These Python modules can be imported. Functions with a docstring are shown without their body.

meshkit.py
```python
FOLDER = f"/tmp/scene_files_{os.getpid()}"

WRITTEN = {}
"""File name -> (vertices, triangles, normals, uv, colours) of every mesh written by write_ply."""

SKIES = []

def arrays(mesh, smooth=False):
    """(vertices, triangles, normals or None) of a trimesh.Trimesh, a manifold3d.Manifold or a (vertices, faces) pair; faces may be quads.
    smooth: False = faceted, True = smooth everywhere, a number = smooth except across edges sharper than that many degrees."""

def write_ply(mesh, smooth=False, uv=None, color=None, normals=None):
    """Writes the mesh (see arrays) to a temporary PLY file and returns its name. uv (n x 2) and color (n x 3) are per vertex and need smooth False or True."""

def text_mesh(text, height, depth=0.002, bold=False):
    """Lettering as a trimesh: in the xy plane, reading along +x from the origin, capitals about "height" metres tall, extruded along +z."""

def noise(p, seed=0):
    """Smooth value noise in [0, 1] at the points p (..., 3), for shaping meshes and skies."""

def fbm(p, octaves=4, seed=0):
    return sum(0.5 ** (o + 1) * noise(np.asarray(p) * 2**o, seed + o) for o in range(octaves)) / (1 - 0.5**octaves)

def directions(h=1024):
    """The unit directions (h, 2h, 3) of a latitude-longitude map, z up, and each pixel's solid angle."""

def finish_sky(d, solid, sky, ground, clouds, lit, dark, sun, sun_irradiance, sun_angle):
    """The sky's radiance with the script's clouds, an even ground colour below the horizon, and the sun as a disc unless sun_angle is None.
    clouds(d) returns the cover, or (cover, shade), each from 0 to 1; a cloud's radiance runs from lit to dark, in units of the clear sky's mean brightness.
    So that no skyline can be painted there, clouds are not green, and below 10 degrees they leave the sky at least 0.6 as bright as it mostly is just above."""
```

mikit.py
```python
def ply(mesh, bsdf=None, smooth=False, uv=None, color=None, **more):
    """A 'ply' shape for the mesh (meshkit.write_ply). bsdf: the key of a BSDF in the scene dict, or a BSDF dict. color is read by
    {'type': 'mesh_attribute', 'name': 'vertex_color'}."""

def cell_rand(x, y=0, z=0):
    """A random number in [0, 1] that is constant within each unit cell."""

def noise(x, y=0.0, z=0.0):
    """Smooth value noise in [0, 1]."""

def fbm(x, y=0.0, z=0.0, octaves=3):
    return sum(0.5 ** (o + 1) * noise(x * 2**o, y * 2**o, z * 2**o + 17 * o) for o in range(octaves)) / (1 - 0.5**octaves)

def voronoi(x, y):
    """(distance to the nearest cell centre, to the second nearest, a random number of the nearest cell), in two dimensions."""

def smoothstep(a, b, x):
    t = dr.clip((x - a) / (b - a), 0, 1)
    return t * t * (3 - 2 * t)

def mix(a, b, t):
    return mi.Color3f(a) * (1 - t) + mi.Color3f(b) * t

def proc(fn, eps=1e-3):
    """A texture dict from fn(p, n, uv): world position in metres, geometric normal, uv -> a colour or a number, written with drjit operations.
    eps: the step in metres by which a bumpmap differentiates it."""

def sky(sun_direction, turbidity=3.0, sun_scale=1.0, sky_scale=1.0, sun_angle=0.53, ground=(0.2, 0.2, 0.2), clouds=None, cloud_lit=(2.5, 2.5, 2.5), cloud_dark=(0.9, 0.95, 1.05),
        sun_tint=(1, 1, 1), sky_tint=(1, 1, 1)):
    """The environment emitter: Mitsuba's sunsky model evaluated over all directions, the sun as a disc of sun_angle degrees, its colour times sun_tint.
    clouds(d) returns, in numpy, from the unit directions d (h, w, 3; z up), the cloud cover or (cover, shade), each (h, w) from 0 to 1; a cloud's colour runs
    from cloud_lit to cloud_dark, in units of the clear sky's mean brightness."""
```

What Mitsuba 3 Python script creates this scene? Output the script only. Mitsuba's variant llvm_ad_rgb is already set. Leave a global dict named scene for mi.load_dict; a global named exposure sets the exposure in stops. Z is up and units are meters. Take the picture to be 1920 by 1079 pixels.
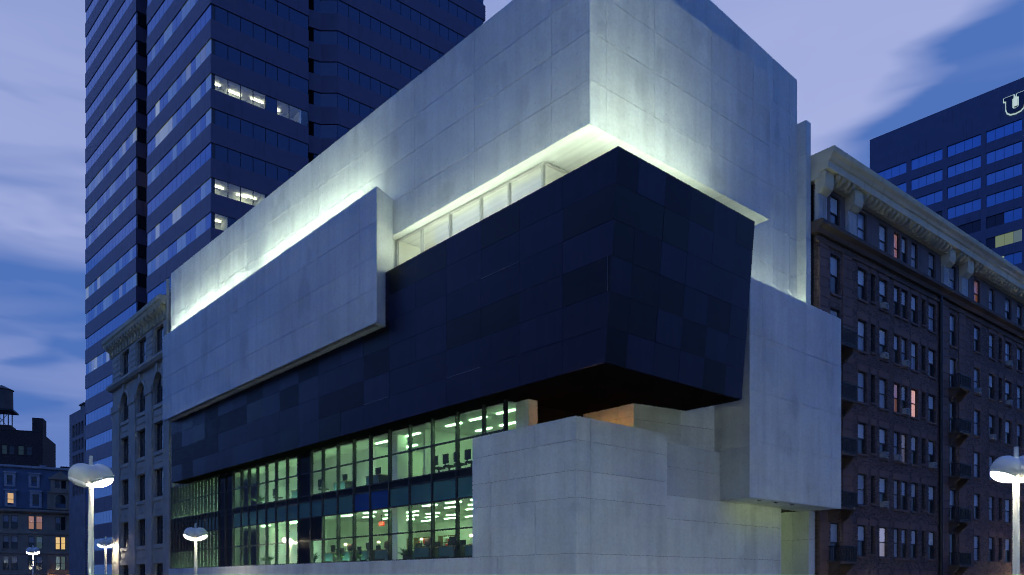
import math
import random
import numpy as np
import trimesh
import shapely.geometry as sg
from shapely import affinity
import drjit as dr
import mitsuba as mi
import mikit
import meshkit

random.seed(7)
scene, labels = {}, {}

# ------------------------------------------------------------------ camera, sky, exposure
K = 0.0459                       # one display unit of radiance
exposure = math.log2(1 / K)      # exposed for the dusk sky
scene['camera'] = {
    'type': 'perspective', 'fov': math.degrees(2 * math.atan(960 / 1480)), 'fov_axis': 'x',
    'principal_point_offset_y': -552.5 / 1079, 'near_clip': 0.1, 'far_clip': 3000.0,
    'to_world': mi.ScalarTransform4f().look_at([0, 0, 5], [0, 1, 5], [0, 0, 1])}


def clouds(d):
    """Dusk cloud: a lavender veil above, deep blue banks low on the horizon and towards the zenith."""
    el = np.degrees(np.arcsin(np.clip(d[..., 2], -1, 1)))
    az = np.degrees(np.arctan2(d[..., 0], d[..., 1]))
    q = np.stack([d[..., 0] * 3.2, d[..., 1] * 3.2, d[..., 2] * 12], -1)
    q = q + 1.2 * (meshkit.fbm(q * 0.8 + 3.1, 3, 5)[..., None] - 0.5)
    n = meshkit.fbm(q, 5, 2) - 0.5
    fine = meshkit.fbm(q * np.array([2.2, 2.2, 3.0]) + 11, 4, 9) - 0.5
    west = np.interp(el + 10 * n + 6 * fine, [0, 6, 9.5, 12, 13.5, 15.5, 18, 20.5, 22.5, 25, 29, 33, 40], [0.9, 0.9, 0.8, 0.6, 0.75, 0.95, 0.9, 0.15, 0.0, 0.12, 0.22, 0.35, 0.5])
    west = west + 0.45 * np.clip(fine * 4, 0, 1) * np.clip((30 - el) / 5, 0, 1)
    line = 26.8 + 0.45 * np.clip(az - 21, -4, 25) + 7 * n + 4 * fine
    east = np.clip((line - el) / 2.3 + 0.5, 0, 1) * (0.95 + 0.5 * fine) + 0.10 * np.clip((el - 28) / 8, 0, 1) + 0.25 * n
    t = np.clip((az + 12) / 16, 0, 1)
    shade = west * (1 - t) + east * t + 0.3 * np.clip((np.abs(az) - 50) / 30, 0, 1) + 0.5 * np.clip((el - 34) / 14, 0, 1)
    open_sky = np.maximum(np.clip((el - 36) / 14, 0, 1), np.clip((np.abs(az) - 48) / 25, 0, 1))     # the veil thins overhead and to the sides
    haze = np.clip((np.abs(az) - 48) / 25, 0, 1) * np.clip((34 - el) / 16, 0, 1)                        # a dusky bank round the horizon
    return np.maximum(1 - 0.75 * open_sky, 0.95 * haze), np.clip(shade + 0.5 * haze, 0, 1)


CH = (0.03921, 0.04741, 0.05096)                     # the clear sky's mean
TINT = (0.20, 0.38, 1.15)
U_ = K / float(np.dot(CH, TINT) / 3)                      # cloud tones in display units
scene['sky_light'] = mikit.sky([0.3, 0.94, 0.15], turbidity=3, sun_scale=0.0, sky_scale=1.0, ground=(0.06, 0.06, 0.06), clouds=clouds, sky_tint=TINT,
                               cloud_lit=(0.385 * U_, 0.445 * U_, 0.755 * U_), cloud_dark=(0.080 * U_, 0.175 * U_, 0.50 * U_))


# ------------------------------------------------------------------ helpers
class Frame:
    """Local x, y, z: x along a facade (to the right as seen from outside), y into the building, z up."""

    def __init__(self, ox, oy, dx, dy, oz=0.0):
        n = math.hypot(dx, dy)
        dx, dy = dx / n, dy / n
        self.o, self.x, self.y = (ox, oy, oz), (dx, dy), (-dy, dx)
        self.m = np.array([[dx, -dy, 0, ox], [dy, dx, 0, oy], [0, 0, 1, oz], [0, 0, 0, 1]], float)

    def tex(self, p):
        """World point to local coordinates inside a texture."""
        X, Y = p.x - self.o[0], p.y - self.o[1]
        return X * self.x[0] + Y * self.x[1], X * self.y[0] + Y * self.y[1]

    def pt(self, x, y, z):
        return (self.m @ np.array([x, y, z, 1.0]))[:3]


WORLD = Frame(0, 0, 1, 0)
COUNT = {}


def put(key, shape):
    n = COUNT.get(key, 0)
    COUNT[key] = n + 1
    key = key if n == 0 else f'{key}_{n:03d}'
    scene[key] = shape
    return key


def thing(name):
    n = COUNT.get('thing ' + name, 0)
    COUNT['thing ' + name] = n + 1
    return name if n == 0 else f'{name}_{n:03d}'


def tag(key, label, cat=None, group=None, kind=None):
    d = labels[key] = {'label': label}
    if cat: d['category'] = cat
    if group: d['group'] = group
    if kind: d['kind'] = kind


def emit(col, power, weight):
    return {'type': 'area', 'radiance': {'type': 'rgb', 'value': [float(c * power * K) for c in col]}, 'sampling_weight': float(weight)}


UNIT = mikit.ply(trimesh.creation.box((1, 1, 1)))


def affine(key, fr, o, e1, e2, e3, mat, light=None):
    """A box spanned from the corner o by three edges, in a frame."""
    if np.dot(np.cross(e1, e2), e3) < 0: e1, e2 = e2, e1
    m = np.eye(4)
    m[:3, 0], m[:3, 1], m[:3, 2] = e1, e2, e3
    m[:3, 3] = np.asarray(o, float) + 0.5 * (np.asarray(e1, float) + e2 + e3)
    m = fr.m @ m
    s = {**UNIT, 'to_world': mi.ScalarTransform4f(m), 'bsdf': {'type': 'ref', 'id': mat}}
    if light: s['emitter'] = light
    return put(key, s)


def box(key, fr, lo, hi, mat, light=None):
    lo, hi = np.minimum(lo, hi), np.maximum(lo, hi)
    d = hi - lo
    return affine(key, fr, lo, (d[0], 0, 0), (0, d[1], 0), (0, 0, d[2]), mat, light)


def tmesh(key, fr, tm, mat, smooth=False, light=None, at=None):
    m = fr.m if at is None else fr.m @ at
    s = {**mikit.ply(tm, smooth=smooth), 'to_world': mi.ScalarTransform4f(m), 'bsdf': {'type': 'ref', 'id': mat}}
    if light: s['emitter'] = light
    return put(key, s)


def prism(poly, z0, z1):
    if not isinstance(poly, sg.Polygon): poly = sg.Polygon(poly)
    t = trimesh.creation.extrude_polygon(poly, z1 - z0, engine='earcut')
    t.apply_translation([0, 0, z0])
    return t


def along_x(profile, x0, x1):
    """A (y, z) profile swept along x."""
    t = trimesh.creation.extrude_polygon(sg.Polygon(profile), x1 - x0, engine='earcut')
    v = t.vertices.copy()
    t.vertices = np.stack([v[:, 2] + x0, v[:, 0], v[:, 1]], 1)
    return t


def wall_holes(x0, x1, z0, z1, holes, y0, y1):
    """A wall sheet in the x-z plane with openings, from depth y0 to y1."""
    poly = sg.Polygon([(x0, z0), (x1, z0), (x1, z1), (x0, z1)])
    from shapely import union_all
    if holes: poly = poly.difference(union_all([h if isinstance(h, sg.Polygon) else sg.box(h[0], h[2], h[1], h[3]) for h in holes]))
    parts = [trimesh.creation.extrude_polygon(g, y1 - y0, engine='earcut') for g in getattr(poly, 'geoms', [poly])]
    t = trimesh.util.concatenate(parts)
    v = t.vertices.copy()
    t.vertices = np.stack([v[:, 0], y1 - v[:, 2], v[:, 1]], 1)
    return t


def boxes(lst):
    out = []
    for lo, hi in lst:
        lo, hi = np.array(lo, float), np.array(hi, float)
        b = trimesh.creation.box(hi - lo)
        b.apply_translation((lo + hi) / 2)
        out.append(b)
    return trimesh.util.concatenate(out)


def cyl(r, h, z0=0, sec=24, r2=None):
    r2 = r if r2 is None else r2
    t = trimesh.creation.revolve(np.array([[0, 0], [r, 0], [r2, h], [0, h]]), sections=sec)
    t.apply_translation([0, 0, z0])
    return t


def rgb(*c): return {'type': 'rgb', 'value': list(map(float, c))}


def mat(name, d):
    scene[name] = d
    return name


def rough(name, col, r=0.6, spec=0.4, metallic=0.0, **k):
    return mat(name, {'type': 'twosided', 'b': {'type': 'principled', 'base_color': col if isinstance(col, dict) else rgb(*col), 'roughness': r, 'specular': spec, 'metallic': metallic, **k}})


noise, fbm, cell, smoothstep = mikit.noise, mikit.fbm, mikit.cell_rand, mikit.smoothstep

# ------------------------------------------------------------------ frames
MUS = Frame(2.5946, 32.0, 0.7498, 0.6617)            # museum: x along the right street, y along the left street
BRK = Frame(17.28, 45.10, 1.2365, 1.0)               # apartment house on the right street
PT = (-34.36, 90.0)
TWR = Frame(*PT, 1.2095, 1.0)                        # tower, right face
TWL = Frame(*PT, 0.6911, -0.7228)                    # tower, left face (x negative towards the far end)
BNK = Frame(70.27, 155.0, 0.6767, -0.7362)           # bank tower, from its far corner towards the viewer
EMP = Frame(-89.19, 150.0, 1.6486, 1.0)              # mansard hotel
DRK = Frame(-118.11, 190.0, 2.7297, 1.0)             # dark loft with the tank


# ------------------------------------------------------------------ materials
def concrete(name, fr, tone, seed):
    def col(p, n, uv):
        x, y = fr.tex(p)
        h = dr.select(dr.abs(n.x * fr.x[0] + n.y * fr.x[1]) > 0.6, y, x) + seed
        z = p.z
        blotch = fbm(h * 0.42, z * 0.42, seed, 4)
        streak = fbm(h * 2.6, z * 0.16, seed + 3, 3)
        fine = fbm(h * 11, z * 11, seed, 2)
        fh, fz = dr.abs(h / 1.22 - dr.floor(h / 1.22) - 0.5), dr.abs(z / 0.62 - dr.floor(z / 0.62) - 0.5)
        line = smoothstep(0.478, 0.498, fh) * 0.05 + smoothstep(0.47, 0.498, fz) * 0.06 * smoothstep(0.4, 0.6, noise(h * 0.5, z * 3, 4))
        hx, hz = h / 1.22 - dr.floor(h / 1.22) - 0.5, z / 0.93 - dr.floor(z / 0.93) - 0.5
        hole = 0.16 * smoothstep(0.05, 0.03, dr.sqrt(dr.square(hx * 1.22) + dr.square(hz * 0.93)))       # tie holes
        stain = smoothstep(0.62, 0.8, fbm(h * 0.8 + 40, z * 0.5, seed + 9, 3)) * 0.12
        v = tone * (0.69 + 0.26 * blotch + 0.22 * streak + 0.16 * fine) * (1 - line) * (1 - hole) * (1 - stain)
        return mi.Color3f(v * 0.95, v * 1.0, v * 0.96)

    def relief(p, n, uv):
        x, y = fr.tex(p)
        h = dr.select(dr.abs(n.x * fr.x[0] + n.y * fr.x[1]) > 0.6, y, x) + seed
        return fbm(h * 2.2, p.z * 1.1, seed, 3)

    return mat(name, {'type': 'bumpmap', 'arbitrary': mikit.proc(relief, 0.03), 'scale': 0.02, 'b':
               {'type': 'principled', 'base_color': mikit.proc(col), 'roughness': 0.75, 'specular': 0.25}})


CON = [concrete('concrete_pale', MUS, 0.468, 3.0), concrete('concrete_mid', MUS, 0.460, 3.0), concrete('concrete_grey', MUS, 0.448, 3.0)]
CON_DARK = concrete('concrete_dark', MUS, 0.36, 3.0)  # same concrete in a darker tone
rough('concrete_joint', (0.20, 0.205, 0.20), 0.9, 0.1)


def dark_panel(name, tone, seed, r):
    def col(p, n, uv):
        x, y = MUS.tex(p)
        h = x - y
        v = tone * (0.6 + 0.5 * fbm(h * 0.5, p.z * 0.6, seed, 4) + 0.35 * fbm(h * 4, p.z * 0.25, seed, 3))
        return mi.Color3f(v * 0.36, v * 0.40, v * 1.75)
    return rough(name, mikit.proc(col), r, 0.2)


DARK = [dark_panel('blackened_panel', 0.011, 1, 0.42), dark_panel('blackened_panel_worn', 0.0042, 2, 0.5),
        dark_panel('blackened_panel_deep', 0.0012, 3, 0.35), dark_panel('blackened_panel_blue', 0.0135, 4, 0.38)]
rough('black_soffit', (0.008, 0.007, 0.007), 0.9, 0.0)
rough('black_joint', (0.006, 0.006, 0.007), 0.7, 0.2)
rough('edge_glint', (0.05, 0.055, 0.065), 0.35, 0.5)
rough('mullion_metal', (0.016, 0.018, 0.022), 0.4, 0.5)
rough('steel_frame', (0.30, 0.31, 0.30), 0.4, 0.5)
mat('clear_pane', {'type': 'thindielectric', 'int_ior': 1.5})
rough('spandrel_glass', (0.040, 0.115, 0.12), 0.08, 0.6)
rough('spandrel_glass_sky', (0.012, 0.045, 0.16), 0.08, 0.6)  # blue reflection of the sky put into the pane colour
rough('spandrel_glass_dark', (0.006, 0.009, 0.014), 0.08, 0.6)


def paint(name, r, g, b, seed, rr=0.7):
    def col(p, n, uv):
        v = 0.85 + 0.3 * fbm(p.x * 0.7 + seed, p.y * 0.7, p.z * 0.7, 3)
        return mi.Color3f(r * v, g * v, b * v)
    return rough(name, mikit.proc(col), rr, 0.3)


paint('interior_wall', 0.66, 0.68, 0.62, 1)
paint('interior_ceiling', 0.62, 0.64, 0.60, 2)
paint('interior_floor', 0.20, 0.19, 0.17, 3)
rough('tube_glass', (0.8, 0.8, 0.8), 0.4)
rough('furniture_dark', (0.03, 0.032, 0.035), 0.5)
rough('furniture_blue', (0.05, 0.10, 0.13), 0.5)
rough('furniture_wood', (0.22, 0.15, 0.09), 0.5)
rough('plant_leaf', (0.05, 0.09, 0.03), 0.5)
rough('red_plastic', (0.5, 0.03, 0.02), 0.4)
paint('asphalt', 0.05, 0.05, 0.052, 4, 0.9)
paint('paving', 0.24, 0.23, 0.22, 5, 0.9)
paint('kerb_stone', 0.3, 0.29, 0.28, 6, 0.9)


def brick(name, fr, c, seed):
    def col(p, n, uv):
        x, y = fr.tex(p)
        h = dr.select(dr.abs(n.x * fr.x[0] + n.y * fr.x[1]) > 0.6, y, x)
        row = dr.floor(p.z / 0.085)
        hx = h / 0.235 + 0.5 * (row - 2 * dr.floor(row / 2))
        k = cell(dr.floor(hx), row, seed)
        m = dr.maximum(smoothstep(0.44, 0.49, dr.abs(hx - dr.floor(hx) - 0.5)), smoothstep(0.40, 0.47, dr.abs(p.z / 0.085 - row - 0.5)))
        v = (0.55 + 0.9 * k) * (0.75 + 0.5 * fbm(h * 0.35, p.z * 0.35, seed, 3))
        b = mi.Color3f(c[0] * v, c[1] * v, c[2] * v)
        return b * (1 - m) + mi.Color3f(0.10, 0.09, 0.08) * m
    return rough(name, mikit.proc(col), 0.9, 0.2)


brick('brown_brick', BRK, (0.090, 0.058, 0.052), 5)
brick('dark_brick', DRK, (0.045, 0.028, 0.024), 6)


def stone(name, c, seed, amp=0.5, r=0.8):
    def col(p, n, uv):
        v = 1 - amp / 2 + amp * fbm(p.x * 0.9 + seed, p.y * 0.9, p.z * 0.9, 4) - 0.18 * smoothstep(0.55, 0.8, fbm(p.x * 3, p.y * 3 + seed, p.z * 0.3, 3))
        return mi.Color3f(c[0] * v, c[1] * v, c[2] * v)
    return rough(name, mikit.proc(col), r, 0.25)


stone('quoin_stone', (0.13, 0.080, 0.068), 3)
stone('cream_trim', (0.46, 0.42, 0.29), 7)
stone('panel_paint', (0.34, 0.36, 0.36), 9)
stone('attic_stone', (0.11, 0.09, 0.09), 10)
stone('string_stone', (0.075, 0.055, 0.046), 8)
stone('loft_stone', (0.27, 0.26, 0.22), 11)
stone('loft_cornice', (0.36, 0.34, 0.24), 12)
stone('hotel_stone', (0.26, 0.215, 0.16), 13)
stone('slate', (0.085, 0.115, 0.16), 14)
stone('pale_dormer', (0.30, 0.31, 0.33), 15)
stone('wing_stone', (0.16, 0.15, 0.16), 16)
stone('tower_granite', (0.095, 0.075, 0.115), 17, 0.18, 0.45)
stone('bank_stone', (0.085, 0.095, 0.16), 18, 0.2, 0.5)
stone('tank_wood', (0.09, 0.075, 0.065), 19)
rough('iron', (0.012, 0.012, 0.013), 0.5)
rough('window_frame_dark', (0.03, 0.028, 0.03), 0.5)
rough('window_frame_pale', (0.22, 0.22, 0.22), 0.5)
rough('window_dark', (0.012, 0.014, 0.018), 0.06, 0.6)
rough('window_pale', (0.40, 0.42, 0.44), 0.3, 0.6)  # pale pane tone, mostly for upper sashes
rough('window_half_pale', (0.22, 0.24, 0.28), 0.12, 0.6)  # tone between the pale and the dark panes
rough('tower_glass_left', (0.040, 0.10, 0.25), 0.05, 0.7, 0.55)  # left face glass, its bright sky reflection put into the colour
rough('tower_glass_right', (0.010, 0.026, 0.080), 0.06, 0.5)  # same glass on the right face, coloured darker for its weaker reflection
rough('bank_glass', (0.07, 0.18, 0.40), 0.05, 0.7, 0.55)
rough('bank_glass_dark', (0.010, 0.014, 0.05), 0.15, 0.3)
rough('tower_seam', (0.02, 0.02, 0.03), 0.4)
rough('pole_paint', (0.62, 0.60, 0.52), 0.35, 0.5)
rough('lamp_shell', (0.50, 0.50, 0.45), 0.35, 0.5)
rough('ac_metal', (0.30, 0.30, 0.28), 0.5)
rough('sign_navy', (0.008, 0.012, 0.05), 0.3)
WARM, COOL, GREEN = (1.0, 0.88, 0.66), (0.86, 1.0, 0.75), (0.47, 1.0, 0.48)

# ------------------------------------------------------------------ ground
g = trimesh.creation.box((1600, 1600, 0.5))
g.apply_translation([0, 400, -0.25])
tag(tmesh('ground', WORLD, g, 'asphalt'), 'dark asphalt street surface in front of the museum', kind='structure')
pv = sg.Polygon([(-4.5, -5.0), (60, -5.0), (60, 70), (-4.5, 70)])
tag(tmesh('pavement', MUS, prism(pv, 0.004, 0.13), 'paving'), 'concrete pavement round the museum corner', kind='structure')
tag(tmesh('kerb', MUS, prism(pv.buffer(0.15, join_style=2).difference(pv), 0.004, 0.14), 'kerb_stone'), 'stone kerb edging the museum pavement', kind='structure')

# ------------------------------------------------------------------ museum
M = 'art_museum'
tag(M, 'modern corner museum of stacked pale concrete and black boxes, floodlit from its ledges', 'museum')


def face(holder, p0, p1, ss, zs, mats, proud=0.035, gap=0.022, name='panel', fr=MUS):
    """Panels on a vertical face that runs from p0 to p1 (left to right as seen from outside); ss and zs are the joints."""
    p0, p1 = np.array(p0, float), np.array(p1, float)
    ln = np.linalg.norm(p1 - p0)
    d = (p1 - p0) / ln
    out = np.array([d[1], -d[0]])
    for j in range(len(zs) - 1):
        for i in range(len(ss) - 1):
            a = ss[i] + (gap / 2 if i else 0)
            b = ss[i + 1] - (gap / 2 if i < len(ss) - 2 else 0)
            z0 = zs[j] + (gap / 2 if j else 0)
            z1 = zs[j + 1] - (gap / 2 if j < len(zs) - 2 else 0)
            o = p0 + d * a
            t = proud + random.uniform(-0.004, 0.004)
            m = mats if isinstance(mats, str) else random.choice(mats)
            affine(f'{holder}__{name}', fr, (o[0] - out[0] * 0.02, o[1] - out[1] * 0.02, z0), (d[0] * (b - a), d[1] * (b - a), 0), tuple(out * (t + 0.02)) + (0,), (0, 0, z1 - z0), m)


def spread(total, step, first=0.0):
    n = max(1, round((total - first) / step))
    return ([0] if first else []) + [first + (total - first) * k / n for k in range(n + 1)]


P_ = 0.035
# lower block at the corner, with the low sill wall running left under the glazing
h = f'{M}__lower_block'
box(h, MUS, (P_, P_, 0), (5.93, 6.70, 11.71), 'concrete_joint')
face(h, (P_, 6.73), (P_, 0), [0, 1.35, 4.3, 6.73], [6.17, 8.45, 9.55, 10.78, 11.74], CON)
face(h, (0, P_ + 0.01), (5.96, P_ + 0.01), [0, 0.85, 5.96], [0, 3.1, 6.15], CON)
face(h, (0, P_), (5.96, P_), [0, 0.85, 5.96], [6.17, 8.45, 9.55, 10.78, 11.74], CON)
h = f'{M}__sill_wall'
box(h, MUS, (P_ + 0.01, 6.72, 0), (0.62, 49.3, 6.13), 'concrete_joint')
face(h, (P_ + 0.01, 49.3), (P_ + 0.01, 0), spread(49.3, 4.9), [0, 3.1, 6.15], CON)
# wall to the right of the block
h = f'{M}__side_wall'
box(h, MUS, (5.98, 0.16, 0), (16.07, 1.2, 11.34), 'concrete_joint')
face(h, (5.96, 0.15), (16.07, 0.15), [0, 3.1, 6.6, 9.2, 10.11], [0, 3.1, 6.17, 7.9, 8.97], CON[:2])
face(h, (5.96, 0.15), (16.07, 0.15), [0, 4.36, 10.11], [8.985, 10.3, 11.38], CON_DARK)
face(h, (16.035, 0.15), (16.035, 2.0), [0, 1.85], [6.17, 8.97], CON)
h = f'{M}__end_pier'
box(h, MUS, (19.1, 0.15, 0), (19.7, 5.0, 9.03), 'concrete_joint')
face(h, (19.1, 5.0), (19.1, 0.12), [0, 3.9, 4.88], [0, 4.2, 7.4, 9.03], CON)
face(h, (19.07, 0.15), (19.74, 0.15), [0, 0.67], [0, 4.2, 7.4, 9.03], CON)
box(f'{M}__niche_wall', MUS, (16.0, 4.8, 0), (19.1, 5.1, 9.03), CON[1])
h = f'{M}__upper_pier'
box(h, MUS, (19.2, 0.36, 19.6), (19.66, 0.98, 31.28), 'concrete_joint')
face(h, (19.2, 0.98), (19.2, 0.33), [0, 0.65], [19.6, 22.6, 24.6, 27.0, 29.4, 31.3], CON[0])
face(h, (19.17, 0.36), (19.69, 0.36), [0, 0.52], [19.6, 22.6, 24.6, 27.0, 29.4, 31.3], CON[2])
# core wall behind the terrace, turning the corner under the black box
h = f'{M}__core_wall'
tmesh(h, MUS, prism([(5.33, 1.44), (10.5, 0.42), (10.5, 3), (5.33, 4.9)], 6, 21), 'concrete_joint')
face(h, (5.33, 4.9), (5.33, 1.40), [0, 2.6, 3.5], [11.3, 12.7, 13.9], CON)
face(h, (5.30, 1.44), (10.5, 0.43), [0, 2.9, 5.29], [11.3, 12.55, 14.6, 18.0, 21.0], CON[:2])
# right-hand box
h = f'{M}__right_box'
rb = [(10.34, -1.51), (19.47, -1.51), (19.47, 0.86), (10.34, 0.86)]
tmesh(h, MUS, prism(rb, 9.06, 19.52), 'concrete_mid')
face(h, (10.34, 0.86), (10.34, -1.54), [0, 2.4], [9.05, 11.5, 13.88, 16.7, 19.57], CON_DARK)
face(h, (10.31, -1.51), (19.50, -1.51), [0, 1.15, 8.1, 9.19], [9.05, 11.75, 14.2, 16.9, 19.57], CON[:2])
# black box
h = f'{M}__black_box'
dz0, dz1 = 13.30, 21.17
box(h, MUS, (-0.76, -2.2, dz0), (8.44, 46.0, dz1 - 0.04), 'black_joint')
bv = np.array([[-0.76, -2.9, dz1 - 0.02], [8.44, -2.9, dz1 - 0.02], [8.44, -2.22, dz0], [-0.76, -2.22, dz0], [-0.76, -2.2, dz1 - 0.02], [8.44, -2.2, dz1 - 0.02]])
wd = trimesh.Trimesh(bv, [[0, 3, 1], [1, 3, 2], [0, 1, 4], [1, 5, 4], [0, 4, 3], [1, 2, 5], [3, 4, 5], [3, 5, 2]], process=False)
tmesh(h + '__nose', MUS, wd, 'black_joint')
box(h + '__soffit', MUS, (-0.76, -2.2, dz0 - 0.03), (8.44, 46, dz0 - 0.002), 'black_soffit')
rows = [dz0 + (dz1 - dz0) * k / 6 for k in range(7)]
cols = [-2.6, -0.04, 2.54, 5.12, 7.71, 10.26, 12.65, 15.2, 17.7, 20.3, 22.9, 25.5, 28.1, 30.7, 33.3, 35.9, 38.5, 41.1, 43.6, 46.0]


def nose(z): return -2.26 + (-2.94 + 2.26) * (z - dz0) / (dz1 - dz0)


deep = {(1, 2), (2, 2), (2, 3), (0, 4), (4, 4), (2, 5), (3, 5), (5, 1), (1, 5)}
for j in range(6):
    z0, z1 = rows[j] + (0.006 if j else -0.02), rows[j + 1] - 0.006
    for i in range(len(cols) - 1):
        b0, b1 = cols[i], cols[i + 1] - 0.012
        m = 'blackened_panel_deep' if (i, j) in {(2, 2), (3, 2), (5, 5), (4, 5), (2, 5), (0, 4)} else random.choices(DARK, (4, 2, 1.2, 3))[0]
        t = 0.04 + random.uniform(-0.006, 0.006)
        if i == 0:
            lo0, lo1 = nose(z0), nose(z1)
            v = [[x, y, z] for x in (-0.76 - t, -0.76) for (y, z) in ((lo0, z0), (b1, z0), (b1, z1), (lo1, z1))]
            f = [[0, 1, 2], [0, 2, 3], [4, 6, 5], [4, 7, 6], [0, 4, 5], [0, 5, 1], [1, 5, 6], [1, 6, 2], [2, 6, 7], [2, 7, 3], [3, 7, 4], [3, 4, 0]]
            tm = trimesh.Trimesh(v, f, process=False)
            tm.fix_normals()
            tmesh(h + '__panel', MUS, tm, m)
        else:
            box(h + '__panel', MUS, (-0.76 - t, b0, z0), (-0.76, b1, z1), m)
acol = [-0.8, 0.42, 2.1, 3.75, 5.45, 7.1, 8.49]
up = np.array([0, nose(dz1) - nose(dz0), dz1 - dz0]) / (dz1 - dz0)
for j in range(6):
    for i in range(6):
        z0, z1 = rows[j] + (0.006 if j else 0), rows[j + 1] - 0.006
        m = 'blackened_panel_deep' if (i, j) in {(0, 4), (0, 3), (2, 4), (0, 0), (5, 5)} else random.choices(DARK, (4, 2, 1.2, 3))[0]
        t = 0.04 + random.uniform(-0.006, 0.006)
        affine(h + '__panel', MUS, (acol[i] + 0.006, nose(z0) - t + 0.04, z0), (acol[i + 1] - acol[i] - 0.012, 0, 0), (0, t, 0), tuple(up * (z1 - z0)), m)
# pale strips put on a few panel edges as painted light
for (y0, y1, z) in ((5.14, 7.69, rows[1]), (2.56, 5.10, rows[4]), (12.67, 15.18, rows[1])):
    box(h + '__edge_glint', MUS, (-0.815, y0, z - 0.012), (-0.79, y1, z + 0.012), 'edge_glint')
box(h + '__edge_glint', MUS, (-0.815, -2.42, rows[2]), (-0.79, -2.40, rows[3]), 'edge_glint')

# long slab hung in front of the left side
h = f'{M}__hanging_slab'
sl = [(-1.49, 12.74), (-1.49, 45.98), (-1.36, 45.98), (-1.36, 12.93)]
tmesh(h, MUS, prism(sl, 18.36, 25.28), 'concrete_joint')
face(h, (-1.49, 46.0), (-1.49, 12.70), [0, 4.9, 9.5, 14.1, 18.6, 22.2, 26.9, 31.6, 33.30], [18.34, 20.1, 21.8, 23.55, 25.31], CON)
ed = [(-1.50, 12.69), (-0.12, 13.33), (-0.12, 13.66), (-1.50, 13.0)]
tmesh(h + '__end_wall', MUS, prism(ed, 18.345, 25.30), CON[0])
box(h + '__soffit', MUS, (-1.15, 13.5, 18.36), (-0.77, 45.98, 18.6), CON[1])
box(h + '__ledge', MUS, (-1.35, 13.7, 24.75), (0.4, 45.98, 24.95), CON[0])

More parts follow.
